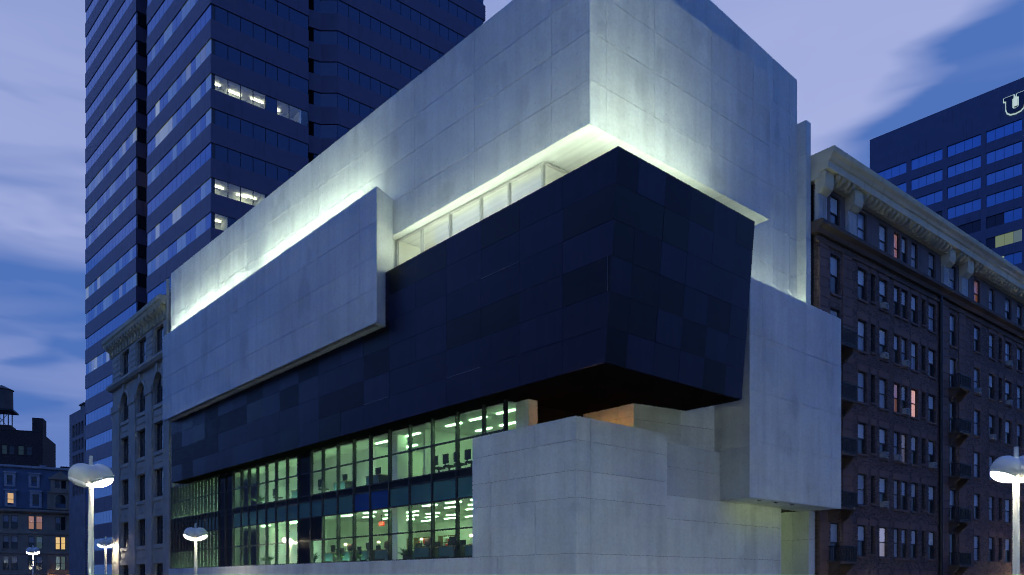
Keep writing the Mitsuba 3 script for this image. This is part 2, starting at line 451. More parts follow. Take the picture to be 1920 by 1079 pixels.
# large upper volume
h = f'{M}__upper_volume'
UZ0, UZ1 = 23.37, 30.78
K0, KL, KR = np.array([0.14, -0.63]), np.array([-0.83, 46.1]), np.array([13.2, -0.91])
tmesh(h, MUS, prism([(0.18, -0.59), (13.16, -0.87), (13.16, 7), (7, 46), (-0.79, 46.06)], UZ0 + 0.01, UZ1 - 0.05), 'concrete_pale')
LL = np.linalg.norm(K0 - KL)
zj = [UZ0, 25.15, 27.1, 28.86, UZ1]
dl = (K0 - KL) / LL
ol = np.array([dl[1], -dl[0]])
ls = [0] + [LL - x for x in (41.3, 36.7, 32.0, 26.9, 21.8, 16.83, 12.0, 7.19, 2.16)] + [LL]
face(h, KL - ol * 0.035, K0 - ol * 0.035, ls, zj, CON)
d2 = (KR - K0) / np.linalg.norm(KR - K0)
o2 = np.array([d2[1], -d2[0]])
face(h, K0 - o2 * 0.035, KR - o2 * 0.035, [0, 0.95, 4.0, 8.1, 11.6, np.linalg.norm(KR - K0)], zj, CON)
h = f'{M}__rear_wall'                                   # below the upper volume, behind the slab
tmesh(h, MUS, prism([(-0.12, 13.7), (-0.80, 46.0), (0.5, 46.0), (0.5, 13.7)], 21.17, UZ0 + 0.005), CON[0])
h = f'{M}__back_wall'
bw = [(4.0, 19.0), (19.18, 19.0), (19.18, 33.83), (10.5, 34.27), (4.0, 34.6)]
t = trimesh.creation.extrude_polygon(sg.Polygon(bw), 0.6, engine='earcut')
v = t.vertices.copy()
t.vertices = np.stack([v[:, 0], 1.53 - v[:, 2], v[:, 1]], 1)
tmesh(h, MUS, t, 'concrete_joint')
bs, bz = [4.0, 8.0, 13.2, 16.6, 18.3, 19.18], [19.0, 22.4, 24.6, 26.9, 29.3, 31.6]
face(h, (0, 0.93), (19.18, 0.93), bs, bz, CON)
for i in range(5):                                      # top course follows the sloping parapet
    a0, a1 = bs[i] + 0.011, bs[i + 1] - (0.011 if i < 4 else 0)
    zt = [34.6 - 0.0507 * (a - 4) for a in (a0, a1)]
    tm = trimesh.creation.extrude_polygon(sg.Polygon([(a0, 31.611), (a1, 31.611), (a1, zt[1]), (a0, zt[0])]), 0.055, engine='earcut')
    v = tm.vertices.copy()
    tm.vertices = np.stack([v[:, 0], 0.95 - v[:, 2], v[:, 1]], 1)
    tmesh(h + '__panel', MUS, tm, random.choice(CON))
box(f'{M}__service_core', MUS, (12.2, 5.2, 0), (19.1, 46, 19.3), CON[1])

# clerestory between black box and upper volume
h = f'{M}__clerestory'
c0, c1 = np.array([0.30, 13.68]), np.array([0.75, 2.62])
cd = (c1 - c0) / np.linalg.norm(c1 - c0)
cl = np.linalg.norm(c1 - c0)
cm = [0.06, 2.26, 4.56, 6.87, 8.80, 10.95]
for i, s in enumerate(cm):
    p = c0 + cd * s
    affine(h + '__mullion', MUS, (p[0] - 0.04, p[1] + 0.05, dz1 - 0.05), (0.16, 0, 0), (0, -0.10, 0), (0, 0, UZ0 - dz1), 'steel_frame')
    if i < 5:
        q = c0 + cd * (cm[i + 1])
        affine(h + '__pane', MUS, (p[0] + 0.04, p[1] - 0.06, dz1), tuple((q - p) * 0.97) + (0,), (0.008, 0, 0), (0, 0, UZ0 - dz1 - 0.10), 'clear_pane')
affine(h + '__head_rail', MUS, (c0[0] - 0.03, c0[1], UZ0 - 0.11), tuple(cd * cl) + (0,), (0.14, 0, 0), (0, 0, 0.105), 'steel_frame')
for s in (0.0, 3.2, 6.4):
    box(h + '__pane', MUS, (0.82 + s, 2.60, dz1), (0.82 + s + 3.1, 2.608, UZ0 - 0.1), 'clear_pane')
    box(h + '__mullion', MUS, (0.82 + s + 3.1, 2.55, dz1), (0.82 + s + 3.2, 2.65, UZ0 - 0.1), 'steel_frame')
box(h + '__head_rail', MUS, (0.83, 2.55, UZ0 - 0.11), (10.5, 2.69, UZ0 - 0.004), 'steel_frame')
box(h + '__floor', MUS, (0.9, 2.75, dz1 - 0.02), (9, 13.6, dz1 + 0.02), 'interior_wall')
box(h + '__inner_wall', MUS, (3.6, 4.2, dz1), (3.8, 13.6, UZ0), 'interior_wall')
box(h + '__inner_wall', MUS, (3.6, 4.0, dz1), (9, 4.2, UZ0), 'interior_wall')
box(h + '__inner_wall', MUS, (0.45, 13.6, dz1), (3.7, 13.75, UZ0), 'interior_wall')
for y in (4.5, 6.8, 9.1, 11.4):
    box(h + '__tube_light', MUS, (2.9, y, dz1 + 0.03), (3.05, y + 1.5, dz1 + 0.10), 'tube_glass', emit((0.98, 1.0, 0.72), 24, 2))
box(h + '__tube_light', MUS, (5.0, 3.3, dz1 + 0.03), (8.0, 3.4, dz1 + 0.10), 'tube_glass', emit((1.0, 0.98, 0.66), 12, 1))

# floodlights lying on the ledges (the museum's own uplights)
h = f'{M}__ledge_flood'
for (y0, y1) in ((14.6, 22.0), (22.05, 29.4), (30.4, 38.0), (38.05, 45.6)):
    box(h, MUS, (-1.33, y0, 24.98), (-1.21, y1, 25.08), 'tube_glass', emit(COOL, 62, 6))
for (y0, y1) in ((-1.2, 2.2), (3.0, 6.6), (7.4, 11.6)):
    box(h, MUS, (-0.42, y0, dz1 + 0.02), (-0.30, y1, dz1 + 0.10), 'tube_glass', emit(COOL, 30, 6))
for (x0, x1) in ((0.0, 3.0), (3.6, 7.4)):
    box(h, MUS, (x0, -2.25, dz1 + 0.02), (x1, -2.13, dz1 + 0.10), 'tube_glass', emit(COOL, 50, 6))
box(h, MUS, (10.8, 0.0, 19.54), (18.6, 0.12, 19.62), 'tube_glass', emit(COOL, 22, 6))


def flood(x, y, z, dx, dy, power, cut=34, col=None):
    down = col is not None
    put(f'{M}__flood_lamp', {**UNIT, 'to_world': mi.ScalarTransform4f(MUS.m @ np.array([[0.14 if down else 0.2, 0, 0, x], [0, 0.14 if down else 0.2, 0, y], [0, 0, 0.03 if down else 0.1, z + (0.055 if down else -0.06)], [0, 0, 0, 1.0]])), 'bsdf': {'type': 'ref', 'id': 'mullion_metal'}})
    a, b = MUS.pt(x, y, z), MUS.pt(x + (0 if down else dx), y + (0.9 if down else dy), z + (-0.7 if down else 1))
    put('flood_beam', {'type': 'spot', 'to_world': mi.ScalarTransform4f().look_at(list(map(float, a)), list(map(float, b)), [0.01, 1, 0.01]), 'cutoff_angle': float(cut), 'beam_width': 6.0,
                       'intensity': {'type': 'rgb', 'value': [float(c * power * K) for c in (col or COOL)]}, 'sampling_weight': 2.0})


for y in np.arange(16.0, 45.5, 1.2):
    if abs(y - 29.8) > 1.0: flood(-1.2, y, 25.1, 0.24, 0, 25, 60)
for y in np.arange(0.5, 12.6, 1.2): flood(-0.60, y, dz1 + 0.07, 0.10, 0, 12, 58)
for x, pw in ((-0.3, 52), (1.3, 52), (2.9, 48), (4.5, 38), (6.1, 26), (7.7, 12)): flood(x, -2.45, dz1 + 0.07, 0, 0.36, pw, 52)
for x in (11.2, 13.6, 16.0): flood(x, -0.6, 19.8, 0, 0.6, 7, 50)
box(f'{M}__niche_light', MUS, (16.3, 2.6, 8.6), (16.5, 4.4, 8.7), 'tube_glass', emit((0.72, 1.0, 0.40), 26, 3))
for x in (12.0, 13.6, 15.2): flood(x, -1.0, 8.98, 0, -0.9, 1.5, 70, (0.80, 1.0, 0.42))
flood(18.5, 0.45, 19.75, 0.14, 0.02, 16, 40)
box(f'{M}__terrace_light', MUS, (3.3, 2.0, 11.72), (3.6, 3.2, 11.84), 'tube_glass', emit((1.0, 0.36, 0.06), 36.0, 3))
box(f'{M}__added_light_shield', MUS, (3.1, 1.9, 12.0), (3.8, 3.3, 12.03), 'iron')  # plate added to keep the orange light off the soffit
box(f'{M}__terrace_floor', MUS, (0.4, 0.3, 11.4), (5.3, 4.9, 11.71), CON[1])

# terrace column
box(f'{M}__terrace_back', MUS, (1.62, 4.60, 11.7), (5.28, 4.66, dz0 - 0.04), 'black_soffit')
h = f'{M}__column'
box(h, MUS, (1.04, 3.97, 11.7), (1.60, 4.84, dz0 - 0.03), CON[0])

# glazed office storeys
h = f'{M}__glazing'
GA = 0.30
mull = [4.71, 6.23, 8.27, 10.31, 12.33, 14.29, 16.26, 18.07, 19.93, 21.80, 23.34, 25.07, 26.71, 28.37, 29.89, 31.39, 32.85, 34.18, 35.72, 37.1, 38.5]
fins = list(np.arange(39.2, 49.3, 0.72))
zt = [6.17, 7.60, 9.05, 10.08, 10.45, 11.89, dz0 - 0.03]
allm = mull + fins
for b in allm:
    w = 0.09 if b < 38.6 else 0.07
    box(h + '__mullion', MUS, (GA - 0.10, b - w / 2, zt[0] if b > 6.7 else 11.7), (GA + 0.12, b + w / 2, zt[-1]), 'mullion_metal')
for z in zt[:-1]:
    box(h + '__transom', MUS, (GA - 0.06, 6.73 if z < 11 else 4.71, z - 0.035), (GA + 0.09, 49.2, z + 0.035), 'mullion_metal')
for i in range(len(allm) - 1):
    b0, b1 = allm[i] + 0.05, allm[i + 1] - 0.05
    for j in range(6):
        if b1 < 6.8 and j < 5: continue
        z0, z1 = zt[j] + 0.036, zt[j + 1] - 0.036
        m = 'clear_pane'
        if j == 2: m = 'spandrel_glass_sky' if 14.2 < b0 < 18 else 'spandrel_glass'
        if j == 1 and 20 < b0 < 24.8 or 23.3 < b0 < 25 and j != 2 or 35.6 < b0 < 38: m = 'spandrel_glass_dark'
        if j == 3: m = 'spandrel_glass_dark'
        if j in (0, 1, 2) and b0 > 43: m = 'spandrel_glass_dark' if j else m
        box(h + '__pane', MUS, (GA, b0, z0), (GA + 0.008, b1, z1), m)
h = f'{M}__office_floor'
box(h, MUS, (0.62, 6.72, 5.95), (12, 49.2, 6.1), 'interior_floor')
box(h, MUS, (0.45, 4.9, 10.12), (12, 49.2, 10.40), 'interior_floor')
h = f'{M}__office_ceiling'
box(h, MUS, (0.45, 6.72, 9.12), (12, 49.2, 9.2), 'interior_ceiling')
box(h, MUS, (0.62, 4.75, dz0 - 0.14), (12, 49.2, dz0 - 0.06), 'interior_ceiling')
h = f'{M}__office_wall'
box(h, MUS, (9.5, 4.9, 5.9), (9.7, 49.2, dz0 - 0.1), 'interior_wall')
box(h, MUS, (0.5, 6.72, 6.0), (9.6, 6.85, 9.2), 'interior_wall')
box(h, MUS, (1.2, 4.72, 10.4), (9.6, 4.86, dz0 - 0.1), 'interior_wall')
box(h, MUS, (0.6, 49.0, 6.0), (9.6, 49.2, dz0 - 0.1), 'interior_wall')
box(h, MUS, (2.4, 25.2, 6.0), (2.6, 36.0, 9.12), 'interior_wall')
box(h, MUS, (2.2, 18.9, 10.4), (2.4, 36.0, dz0 - 0.1), 'interior_wall')
box(h, MUS, (1.8, 38.0, 6.0), (2.0, 49.0, dz0 - 0.1), 'interior_wall')
box(h, MUS, (0.7, 37.9, 6.0), (2.0, 38.05, dz0 - 0.1), 'interior_wall')
box(h, MUS, (2.2, 18.75, 10.4), (9.5, 18.9, dz0 - 0.1), 'interior_wall')
box(h, MUS, (1.3, 12.4, 10.4), (6.0, 12.55, dz0 - 0.1), 'interior_wall')
box(h, MUS, (2.6, 25.2, 6.0), (9.5, 25.35, 9.12), 'interior_wall')
box(h, MUS, (1.0, 14.6, 6.0), (1.6, 15.3, 9.12), 'interior_wall')
box(h, MUS, (1.0, 14.6, 10.4), (1.6, 15.3, dz0 - 0.1), 'interior_wall')
box(h, MUS, (6.0, 7.2, 6.05), (6.1, 17.0, 7.5), 'interior_wall')
h = f'{M}__office_light'
GE = emit(GREEN, 26, 0.5)
for y in (5.6, 7.7, 9.7, 13.4, 16.6):
    for x in (1.6, 3.6, 5.6, 7.6):
        box(h, MUS, (x, y, dz0 - 0.19), (x + 0.10, y + 1.25, dz0 - 0.145), 'tube_glass', GE)
for y in (7.5, 9.6, 11.7, 15.6, 17.8, 20.4):
    for x in (1.5, 3.0, 4.5, 6.0, 7.5):
        box(h, MUS, (x, y, 9.07), (x + 0.10, y + 1.25, 9.115), 'tube_glass', GE)
for y0, y1 in ((18.2, 23.2), (25.4, 30.0), (30.4, 35.4)):
    box(h, MUS, (0.72, y0, 6.12), (0.84, y1, 6.17), 'tube_glass', emit(GREEN, 24, 1))
    box(h, MUS, (0.60, y0, 10.42), (0.72, y1, 10.47), 'tube_glass', emit(GREEN, 24, 1))
for y0, y1 in ((38.2, 43.4), (43.8, 48.8)):
    box(h, MUS, (0.72, y0, 6.12), (0.84, y1, 6.17), 'tube_glass', emit(GREEN, 22, 1))
    box(h, MUS, (0.60, y0, 10.42), (0.72, y1, 10.47), 'tube_glass', emit(GREEN, 22, 1))
for y in (20.2, 27.6, 32.2):
    box(h, MUS, (1.5, y, 9.07), (1.66, y + 1.25, 9.115), 'tube_glass', GE)


# ------------------------------------------------------------------ the other sides of the two streets (seen only as reflections)
for nm, lo, hi in (('opposite_block', (-66, -60, 0), (-40, 200, 26)), ('opposite_block', (-20, -72, 0), (75, -46, 24))):
    k = thing(nm)
    box(k + '__body', MUS, lo, hi, 'wing_stone')
    box(k + '__parapet', MUS, (lo[0] - 0.3, lo[1] - 0.3, hi[2] + 0.002), (hi[0] + 0.3, hi[1] + 0.3, hi[2] + 0.9), 'string_stone')
    tag(k, 'dark building across the ' + ('left' if lo[0] < -50 else 'right') + ' street from the museum, behind the viewer', 'building')

rnd0 = random.Random(21)
# ------------------------------------------------------------------ furniture behind the glass
def desk(b, a, z, label):
    k = thing('office_desk')
    tag(k, label, 'desk', 'desks behind the office glazing')
    box(k + '__desktop', MUS, (a, b, z + 0.70), (a + 0.75, b + 1.5, z + 0.74), 'furniture_wood')
    for y in (b + 0.04, b + 1.40):
        box(k + '__leg', MUS, (a + 0.06, y, z), (a + 0.69, y + 0.06, z + 0.70), 'furniture_dark')
    box(k + '__modesty_panel', MUS, (a + 0.02, b + 0.11, z + 0.2), (a + 0.05, b + 1.39, z + 0.70), 'furniture_blue')
    s = thing('computer_screen')
    box(s + '__screen', MUS, (a + 0.40, b + 0.45, z + 0.86), (a + 0.44, b + 1.0, z + 1.22), 'furniture_dark')
    box(s + '__stand', MUS, (a + 0.36, b + 0.62, z + 0.743), (a + 0.52, b + 0.83, z + 0.86), 'furniture_dark')
    tag(s, 'dark screen on the ' + label, 'computer screen', 'screens on the office desks')


def chair(b, a, z, label):
    k = thing('office_chair')
    tag(k, label, 'office chair', 'chairs behind the office glazing')
    box(k + '__seat', MUS, (a, b, z + 0.44), (a + 0.48, b + 0.5, z + 0.52), 'furniture_dark')
    box(k + '__backrest', MUS, (a - 0.03, b + 0.03, z + 0.60), (a + 0.03, b + 0.47, z + 1.08), 'furniture_dark')
    box(k + '__back_stem', MUS, (a - 0.05, b + 0.2, z + 0.46), (a - 0.032, b + 0.3, z + 0.85), 'furniture_dark')
    tmesh(k + '__pedestal', MUS, boxes([((a + 0.2, b + 0.22, z + 0.05), (a + 0.27, b + 0.29, z + 0.44)), ((a - 0.02, b + 0.22, z), (a + 0.5, b + 0.28, z + 0.06)), ((a + 0.2, b - 0.02, z), (a + 0.26, b + 0.52, z + 0.06))]), 'furniture_dark')


def plant(b, a, z, label):
    k = thing('potted_plant')
    tag(k, label, 'potted plant', 'potted plants behind the office glazing')
    tmesh(k + '__pot', MUS, cyl(0.16, 0.34, 0, 16, 0.2), 'furniture_dark', at=np.array(mi.ScalarTransform4f().translate([a, b, z]).matrix, float))
    lv = []
    rng = np.random.default_rng(int(b * 100))
    for _ in range(46):
        th, el, ln = rng.uniform(0, 6.28), rng.uniform(0.3, 1.4), rng.uniform(0.3, 0.75)
        dv = np.array([math.cos(th) * math.cos(el), math.sin(th) * math.cos(el), math.sin(el)])
        sd = np.cross(dv, [0, 0, 1]) * 0.06
        b0 = np.array([a, b, z + 0.34])
        lv.append(trimesh.Trimesh([b0, b0 + dv * ln * .6 + sd, b0 + dv * ln - [0, 0, .1], b0 + dv * ln * .6 - sd], [[0, 1, 2], [0, 2, 3]], process=False))
    tmesh(k + '__foliage', MUS, trimesh.util.concatenate(lv), 'plant_leaf')


F1, F2 = 6.103, 10.403
ORD = ['first', 'second', 'third', 'fourth', 'fifth', 'sixth', 'seventh', 'eighth']
for i, b in enumerate((7.2, 9.4, 11.6, 15.6, 17.6, 19.8, 21.9)):
    desk(b, 1.0, F1, f'desk on the lower glazed floor, {ORD[i]} from the concrete block')
    chair(b + 0.5, 2.1, F1, f'dark office chair at the lower glazed floor, {ORD[i]} from the concrete block')
for i, b in enumerate((16.4, 20.2, 26.0)):
    desk(b, 0.9, F2, f'desk on the upper glazed floor, {ORD[i]} from the terrace column')
for i, b in enumerate((7.0, 7.9, 8.8, 9.7, 10.6, 23.0, 29.6)):
    chair(b, 0.85, F2, f'dark chair at the upper-floor window, {ORD[i]} from the terrace column')
for i, (b, z) in enumerate(((13.6, F1), (18.7, F1), (20.9, F1), (32.4, F2), (31.0, F1), (24.4, F1))):
    plant(b, 0.9, z, f'leafy potted plant at the office glazing, {ORD[i]} of six from the corner end' if i else 'leafy potted plant on the lower floor, nearest the concrete corner block')
for i, b in enumerate((8.0, 10.6, 13.0, 16.2, 18.6)):
    desk(b, 3.6, F1, f'desk deeper inside the lower glazed floor, {ORD[i]} from the concrete block')
for i, (b, z) in enumerate(((8.6, F1), (11.0, F1), (15.0, F1), (17.6, F1), (20.3, F1), (8.0, F2), (13.4, F2), (16.6, F2))):
    k = thing('shelf_unit')
    fl = 'lower' if z == F1 else 'upper'
    tag(k, f'tall filled shelf unit inside the {fl} glazed floor, {ORD[i if z == F1 else i - 5]} from the concrete block', 'shelf unit', 'shelf units behind the office glazing')
    for y in (b, b + 1.56):
        box(k + '__side_panel', MUS, (5.2, y, z), (5.55, y + 0.04, z + 1.7), 'furniture_wood')
    for q in range(5):
        box(k + '__shelf', MUS, (5.2, b + 0.042, z + 0.05 + q * 0.4), (5.55, b + 1.558, z + 0.08 + q * 0.4), 'furniture_wood')
    for q in range(4):
        y = b + 0.08
        while y < b + 1.4:
            w, hh = rnd0.uniform(0.1, 0.32), rnd0.uniform(0.14, 0.31)
            if rnd0.random() < 0.8: box(k + '__folder', MUS, (5.24, y, z + 0.081 + q * 0.4), (5.5, y + w, z + 0.08 + q * 0.4 + hh), rnd0.choice(('furniture_dark', 'furniture_blue', 'interior_wall', 'red_plastic', 'furniture_wood')))
            y += w + 0.02
for i, (b, a) in enumerate(((8.35, 1.2), (12.6, 1.2), (16.9, 1.2), (20.7, 1.2))):
    k = thing('reflection_lamp')  # added lamps stand in for street lamps reflected in the glass
    tag(k, f'lamp added as a street lamp reflection, lower glazed floor, {ORD[i]} from the concrete block', 'reflection lamp', 'lamps added as reflections behind the glazing')
    box(k + '__base', MUS, (a, b, F1 + 0.742), (a + 0.14, b + 0.14, F1 + 0.765), 'furniture_dark')
    box(k + '__stem', MUS, (a + 0.06, b + 0.06, F1 + 0.765), (a + 0.08, b + 0.08, F1 + 1.15), 'furniture_dark')
    box(k + '__bulb', MUS, (a + 0.02, b + 0.02, F1 + 1.15), (a + 0.12, b + 0.12, F1 + 1.25), 'tube_glass', emit((1.0, 0.72, 0.34), 22, 0.1))
k = thing('exit_sign')
tag(k, 'small red lit EXIT sign hanging under the lower office ceiling', 'exit sign')
box(k + '__housing', MUS, (3.0, 19.2, 8.45), (3.06, 19.8, 8.72), 'red_plastic', emit((1.0, 0.10, 0.03), 1.1, 0.05))
box(k + '__hanger', MUS, (3.02, 19.47, 8.72), (3.04, 19.53, 9.12), 'furniture_dark')
tx = meshkit.text_mesh('EXIT', 0.17, 0.006, True)
tx.apply_translation([-tx.bounds[:, 0].mean(), -tx.bounds[:, 1].mean(), 0])
tmesh(k + '__lettering', MUS, tx, 'interior_ceiling', at=np.array([[0, 0, -1, 2.994], [-1, 0, 0, 19.5], [0, 1, 0, 8.585], [0, 0, 0, 1.0]]))

# ------------------------------------------------------------------ brown brick apartment house on the right
B = 'apartment_house'
tag(B, 'long brown brick apartment house with cream bracketed cornice, right of the museum', 'apartment house')
WT = [24.25, 21.10, 17.95, 14.79, 11.65, 8.49, 5.33]
bays = [(1.75, 2.85, 'balcony'), (4.95, 6.03, 'w'), (6.57, 7.10, 'slot'), (7.67, 8.73, 'w'), (9.60, 10.42, 'w'), (10.68, 11.50, 'w'), (12.07, 13.02, 'w'), (13.57, 14.15, 'slot'), (14.65, 15.75, 'w'),
        (18.05, 19.15, 'balcony'), (22.3, 23.4, 'w'), (25.15, 26.2, 'w'), (27.0, 27.65, 'slot'), (28.4, 29.65, 'w'), (30.9, 32.0, 'w'), (33.6, 34.4, 'w'), (34.7, 35.5, 'w'), (37.2, 38.2, 'w')]
holes = []
for (s0, s1, kd) in bays:
    for zt_ in WT:
        zb = zt_ - (1.92 if kd == 'w' else 1.75 if kd == 'slot' else 2.3)
        holes.append((s0, s1, zb, zt_))
tmesh(B + '__wall', BRK, wall_holes(0.42, 46, 0.13, 25.2, holes, 0.0, 0.4), 'brown_brick')
box(B + '__body', BRK, (0.42, 0.45, 0.13), (46, 14, 28.2), 'dark_brick')
box(B + '__seam', BRK, (0.02, 0.3, 0.13), (0.42, 14, 27.9), 'iron')
LIT = {(6, 2): ((1.0, 0.48, 0.34), 0.55), (4, 2): ((1.0, 0.42, 0.30), 0.10), (5, 3): ((1.0, 0.7, 0.3), 0.05), (3, 5): ((0.75, 0.72, 1.0), 0.24)}
rnd = random.Random(3)


def sash_window(bld, fr, s0, s1, z0, z1, lit=None, kinds=('window_pale', 'window_half_pale', 'window_dark'), y=0.11, sill='quoin_stone', lintel=None, frame='window_frame_dark'):
    n = COUNT.get(bld + ' w', 0)
    COUNT[bld + ' w'] = n + 1
    k = f'{bld}__window' + (f'_{n:03d}' if n else '')
    f, mid = 0.07, z0 + (z1 - z0) * 0.5
    tmesh(k, fr, boxes([((s0, y, z0), (s0 + f, y + 0.1, z1)), ((s1 - f, y, z0), (s1, y + 0.1, z1)), ((s0 + f, y, z0), (s1 - f, y + 0.1, z0 + f)), ((s0 + f, y, z1 - f), (s1 - f, y + 0.1, z1)), ((s0 + f, y, mid - 0.03), (s1 - f, y + 0.1, mid + 0.03))]), frame)
    up, lo = rnd.choice(kinds[:2] + kinds[:1]), rnd.choice((kinds[2], kinds[2], kinds[1]))
    e = emit(lit[0], lit[1], 0.02) if lit else None
    box(k + '__upper_pane', fr, (s0 + f, y + 0.05, mid + 0.03), (s1 - f, y + 0.07, z1 - f), up, e)
    box(k + '__lower_pane', fr, (s0 + f, y + 0.06, z0 + f), (s1 - f, y + 0.08, mid - 0.03), lo, e)
    if sill: box(k + '__sill', fr, (s0 - 0.08, -0.09, z0 - 0.13), (s1 + 0.08, y + 0.02, z0 - 0.002), sill)
    if lintel: box(k + '__lintel', fr, (s0 - 0.12, -0.035, z1 + 0.002), (s1 + 0.12, 0.02, z1 + 0.42), lintel)
    return k


for i, (s0, s1, kd) in enumerate(bays):
    for j, zt_ in enumerate(WT):
        zb = zt_ - (1.92 if kd == 'w' else 1.75 if kd == 'slot' else 2.3)
        ks = ('window_dark', 'window_dark', 'window_dark') if kd == 'slot' else ('window_pale', 'window_half_pale', 'window_dark') if kd == 'w' else ('window_half_pale', 'window_dark', 'window_dark')
        sash_window(B, BRK, s0, s1, zb, zt_, LIT.get((i, j)), ks, lintel=None if kd == 'balcony' else 'quoin_stone')
        if kd == 'balcony' and j:
            n = COUNT.get('balc', 0)
            COUNT['balc'] = n + 1
            k = f'{B}__balcony' + (f'_{n:03d}' if n else '')
            zf = zb + 0.0
            box(k, BRK, (s0 - 0.45, -0.85, zf - 0.14), (s1 + 0.45, -0.0, zf), 'string_stone')
            for sx in (s0 - 0.3, s1 + 0.1):
                tmesh(k + '__bracket', BRK, along_x([(0, zf - 0.14), (-0.75, zf - 0.14), (-0.6, zf - 0.35), (-0.2, zf - 0.75), (0, zf - 0.85)], sx, sx + 0.2), 'string_stone')
            bars = [((x, -0.83, zf), (x + 0.025, -0.80, zf + 0.85)) for x in np.arange(s0 - 0.42, s1 + 0.43, 0.105)]
            bars += [((x, y, zf), (x + 0.025, y + 0.03, zf + 0.85)) for x in (s0 - 0.42, s1 + 0.40) for y in np.arange(-0.72, 0, 0.11)]
            bars += [((s0 - 0.43, -0.84, zf + 0.85), (s1 + 0.43, -0.79, zf + 0.90)), ((s0 - 0.43, -0.79, zf + 0.85), (s0 - 0.39, 0, zf + 0.9)), ((s1 + 0.39, -0.79, zf + 0.85), (s1 + 0.43, 0, zf + 0.9)), ((s0 - 0.43, -0.835, zf + 0.06), (s1 + 0.43, -0.795, zf + 0.10))]
            tmesh(k + '__railing', BRK, boxes(bars), 'iron')
for (q0, q1) in ((0.46, 1.55), (3.05, 4.25), (16.75, 17.8), (19.45, 20.7)):
    z, j = 4.0, 0
    while z < 24.4:
        w = 0.0 if j % 2 else 0.16
        box(B + '__quoin', BRK, (q0 + (w if q0 in (3.05, 19.45) else 0) * 0, -0.07, z), (q1 - w, 0.02, z + 0.53), 'quoin_stone')
        z += 0.565
        j += 1
tmesh(B + '__string_course', BRK, along_x([(0, 24.55), (-0.10, 24.55), (-0.14, 24.75), (0, 24.8)], 0.05, 46), 'string_stone')
tmesh(B + '__string_course', BRK, along_x([(0.3, 25.0), (-0.22, 25.0), (-0.30, 25.25), (-0.55, 25.38), (-0.55, 25.6), (-0.45, 25.66), (0.3, 25.66)], 0.0, 46), 'string_stone')
ah = [(s0, s1) for (s0, s1, kd) in bays if kd == 'w' or kd == 'balcony']
tmesh(B + '__attic_wall', BRK, wall_holes(0.42, 46, 25.66, 28.0, [(a, b, 25.75, 27.75) for a, b in ah], 0.0, 0.4), 'attic_stone')
for i, (a, b) in enumerate(ah):
    sash_window(B, BRK, a, b, 25.75, 27.75, {3: ((1.0, 0.35, 0.12), 0.16), 8: ((1.0, 0.35, 0.12), 0.10)}.get(i), sill=None)
for (a, b) in ((0.1, 1.0), (3.45, 4.4), (16.6, 17.5), (19.6, 20.6)):
    k = f'{B}__pilaster'
    box(k, BRK, (a, -0.2, 25.662), (b, 0.05, 27.45), 'panel_paint')
    box(f'{B}__console', BRK, (a - 0.02, -0.62, 27.75), (b + 0.02, 0.02, 28.35), 'cream_trim')
    tmesh(f'{B}__console', BRK, along_x([(0, 27.2), (-0.25, 27.2), (-0.55, 27.45), (-0.62, 27.748), (0, 27.748)], a - 0.02, b + 0.02), 'cream_trim')
    for x in np.arange(a + 0.1, b - 0.05, 0.2):
        box(f'{B}__flute', BRK, (x, -0.23, 25.75), (x + 0.08, -0.20, 27.15), 'panel_paint')
tmesh(B + '__cornice', BRK, along_x([(0.4, 27.98), (-0.32, 27.98), (-0.32, 28.36), (-0.85, 28.36), (-0.85, 28.78), (-0.93, 28.82), (-1.0, 29.0), (-1.16, 29.16), (-1.2, 29.3), (-1.2, 29.46), (0.4, 29.46)], 0.02, 46), 'cream_trim')
for n, s in enumerate(np.arange(1.25, 45, 0.56)):
    if any(a - 0.2 < s < b + 0.05 for a, b in ((0.1, 1.0), (3.45, 4.4), (16.6, 17.5), (19.6, 20.6))): continue
    tmesh(B + '__modillion', BRK, along_x([(-0.32, 28.0), (-0.45, 27.98), (-0.72, 28.16), (-0.80, 28.356), (-0.32, 28.356)], s, s + 0.24), 'cream_trim')
tmesh(B + '__downpipe', BRK, cyl(0.13, 24.9, 0.13, 12), 'iron', at=np.array(mi.ScalarTransform4f().translate([16.25, -0.14, 0]).matrix, float))
# window air conditioners
acs = [(3, 0, 'fourth row'), (3, 1, ''), (5, 1, ''), (5, 2, ''), (3, 3, ''), (4, 3, ''), (8, 3, ''), (3, 4, ''), (10, 1, ''), (13, 0, ''), (13, 1, ''), (11, 2, '')]
wname = {3: 'third wide window from its corner', 4: 'left half of the paired windows', 5: 'right half of the paired windows', 8: 'window beside the downpipe', 10: 'first window past the second balconies', 11: 'second window past the second balconies', 13: 'third window past the second balconies'}
for (i, j, _) in acs:
    s0, s1, kd = bays[i]
    zb = WT[j] - 1.92
    k = thing('window_air_conditioner')
    tag(k, f'pale air conditioner, {ORD[j]} brick storey from the top, {wname[i]}', 'air conditioner', 'air conditioners in the brick house windows')
    c = (s0 + s1) / 2
    box(k + '__casing', BRK, (c - 0.27, -0.22, zb + 0.02), (c + 0.27, 0.19, zb + 0.38), 'ac_metal')
    for q in range(5):
        box(k + '__grille_slat', BRK, (c - 0.23, -0.235, zb + 0.06 + q * 0.06), (c + 0.23, -0.222, zb + 0.09 + q * 0.06), 'window_frame_dark')
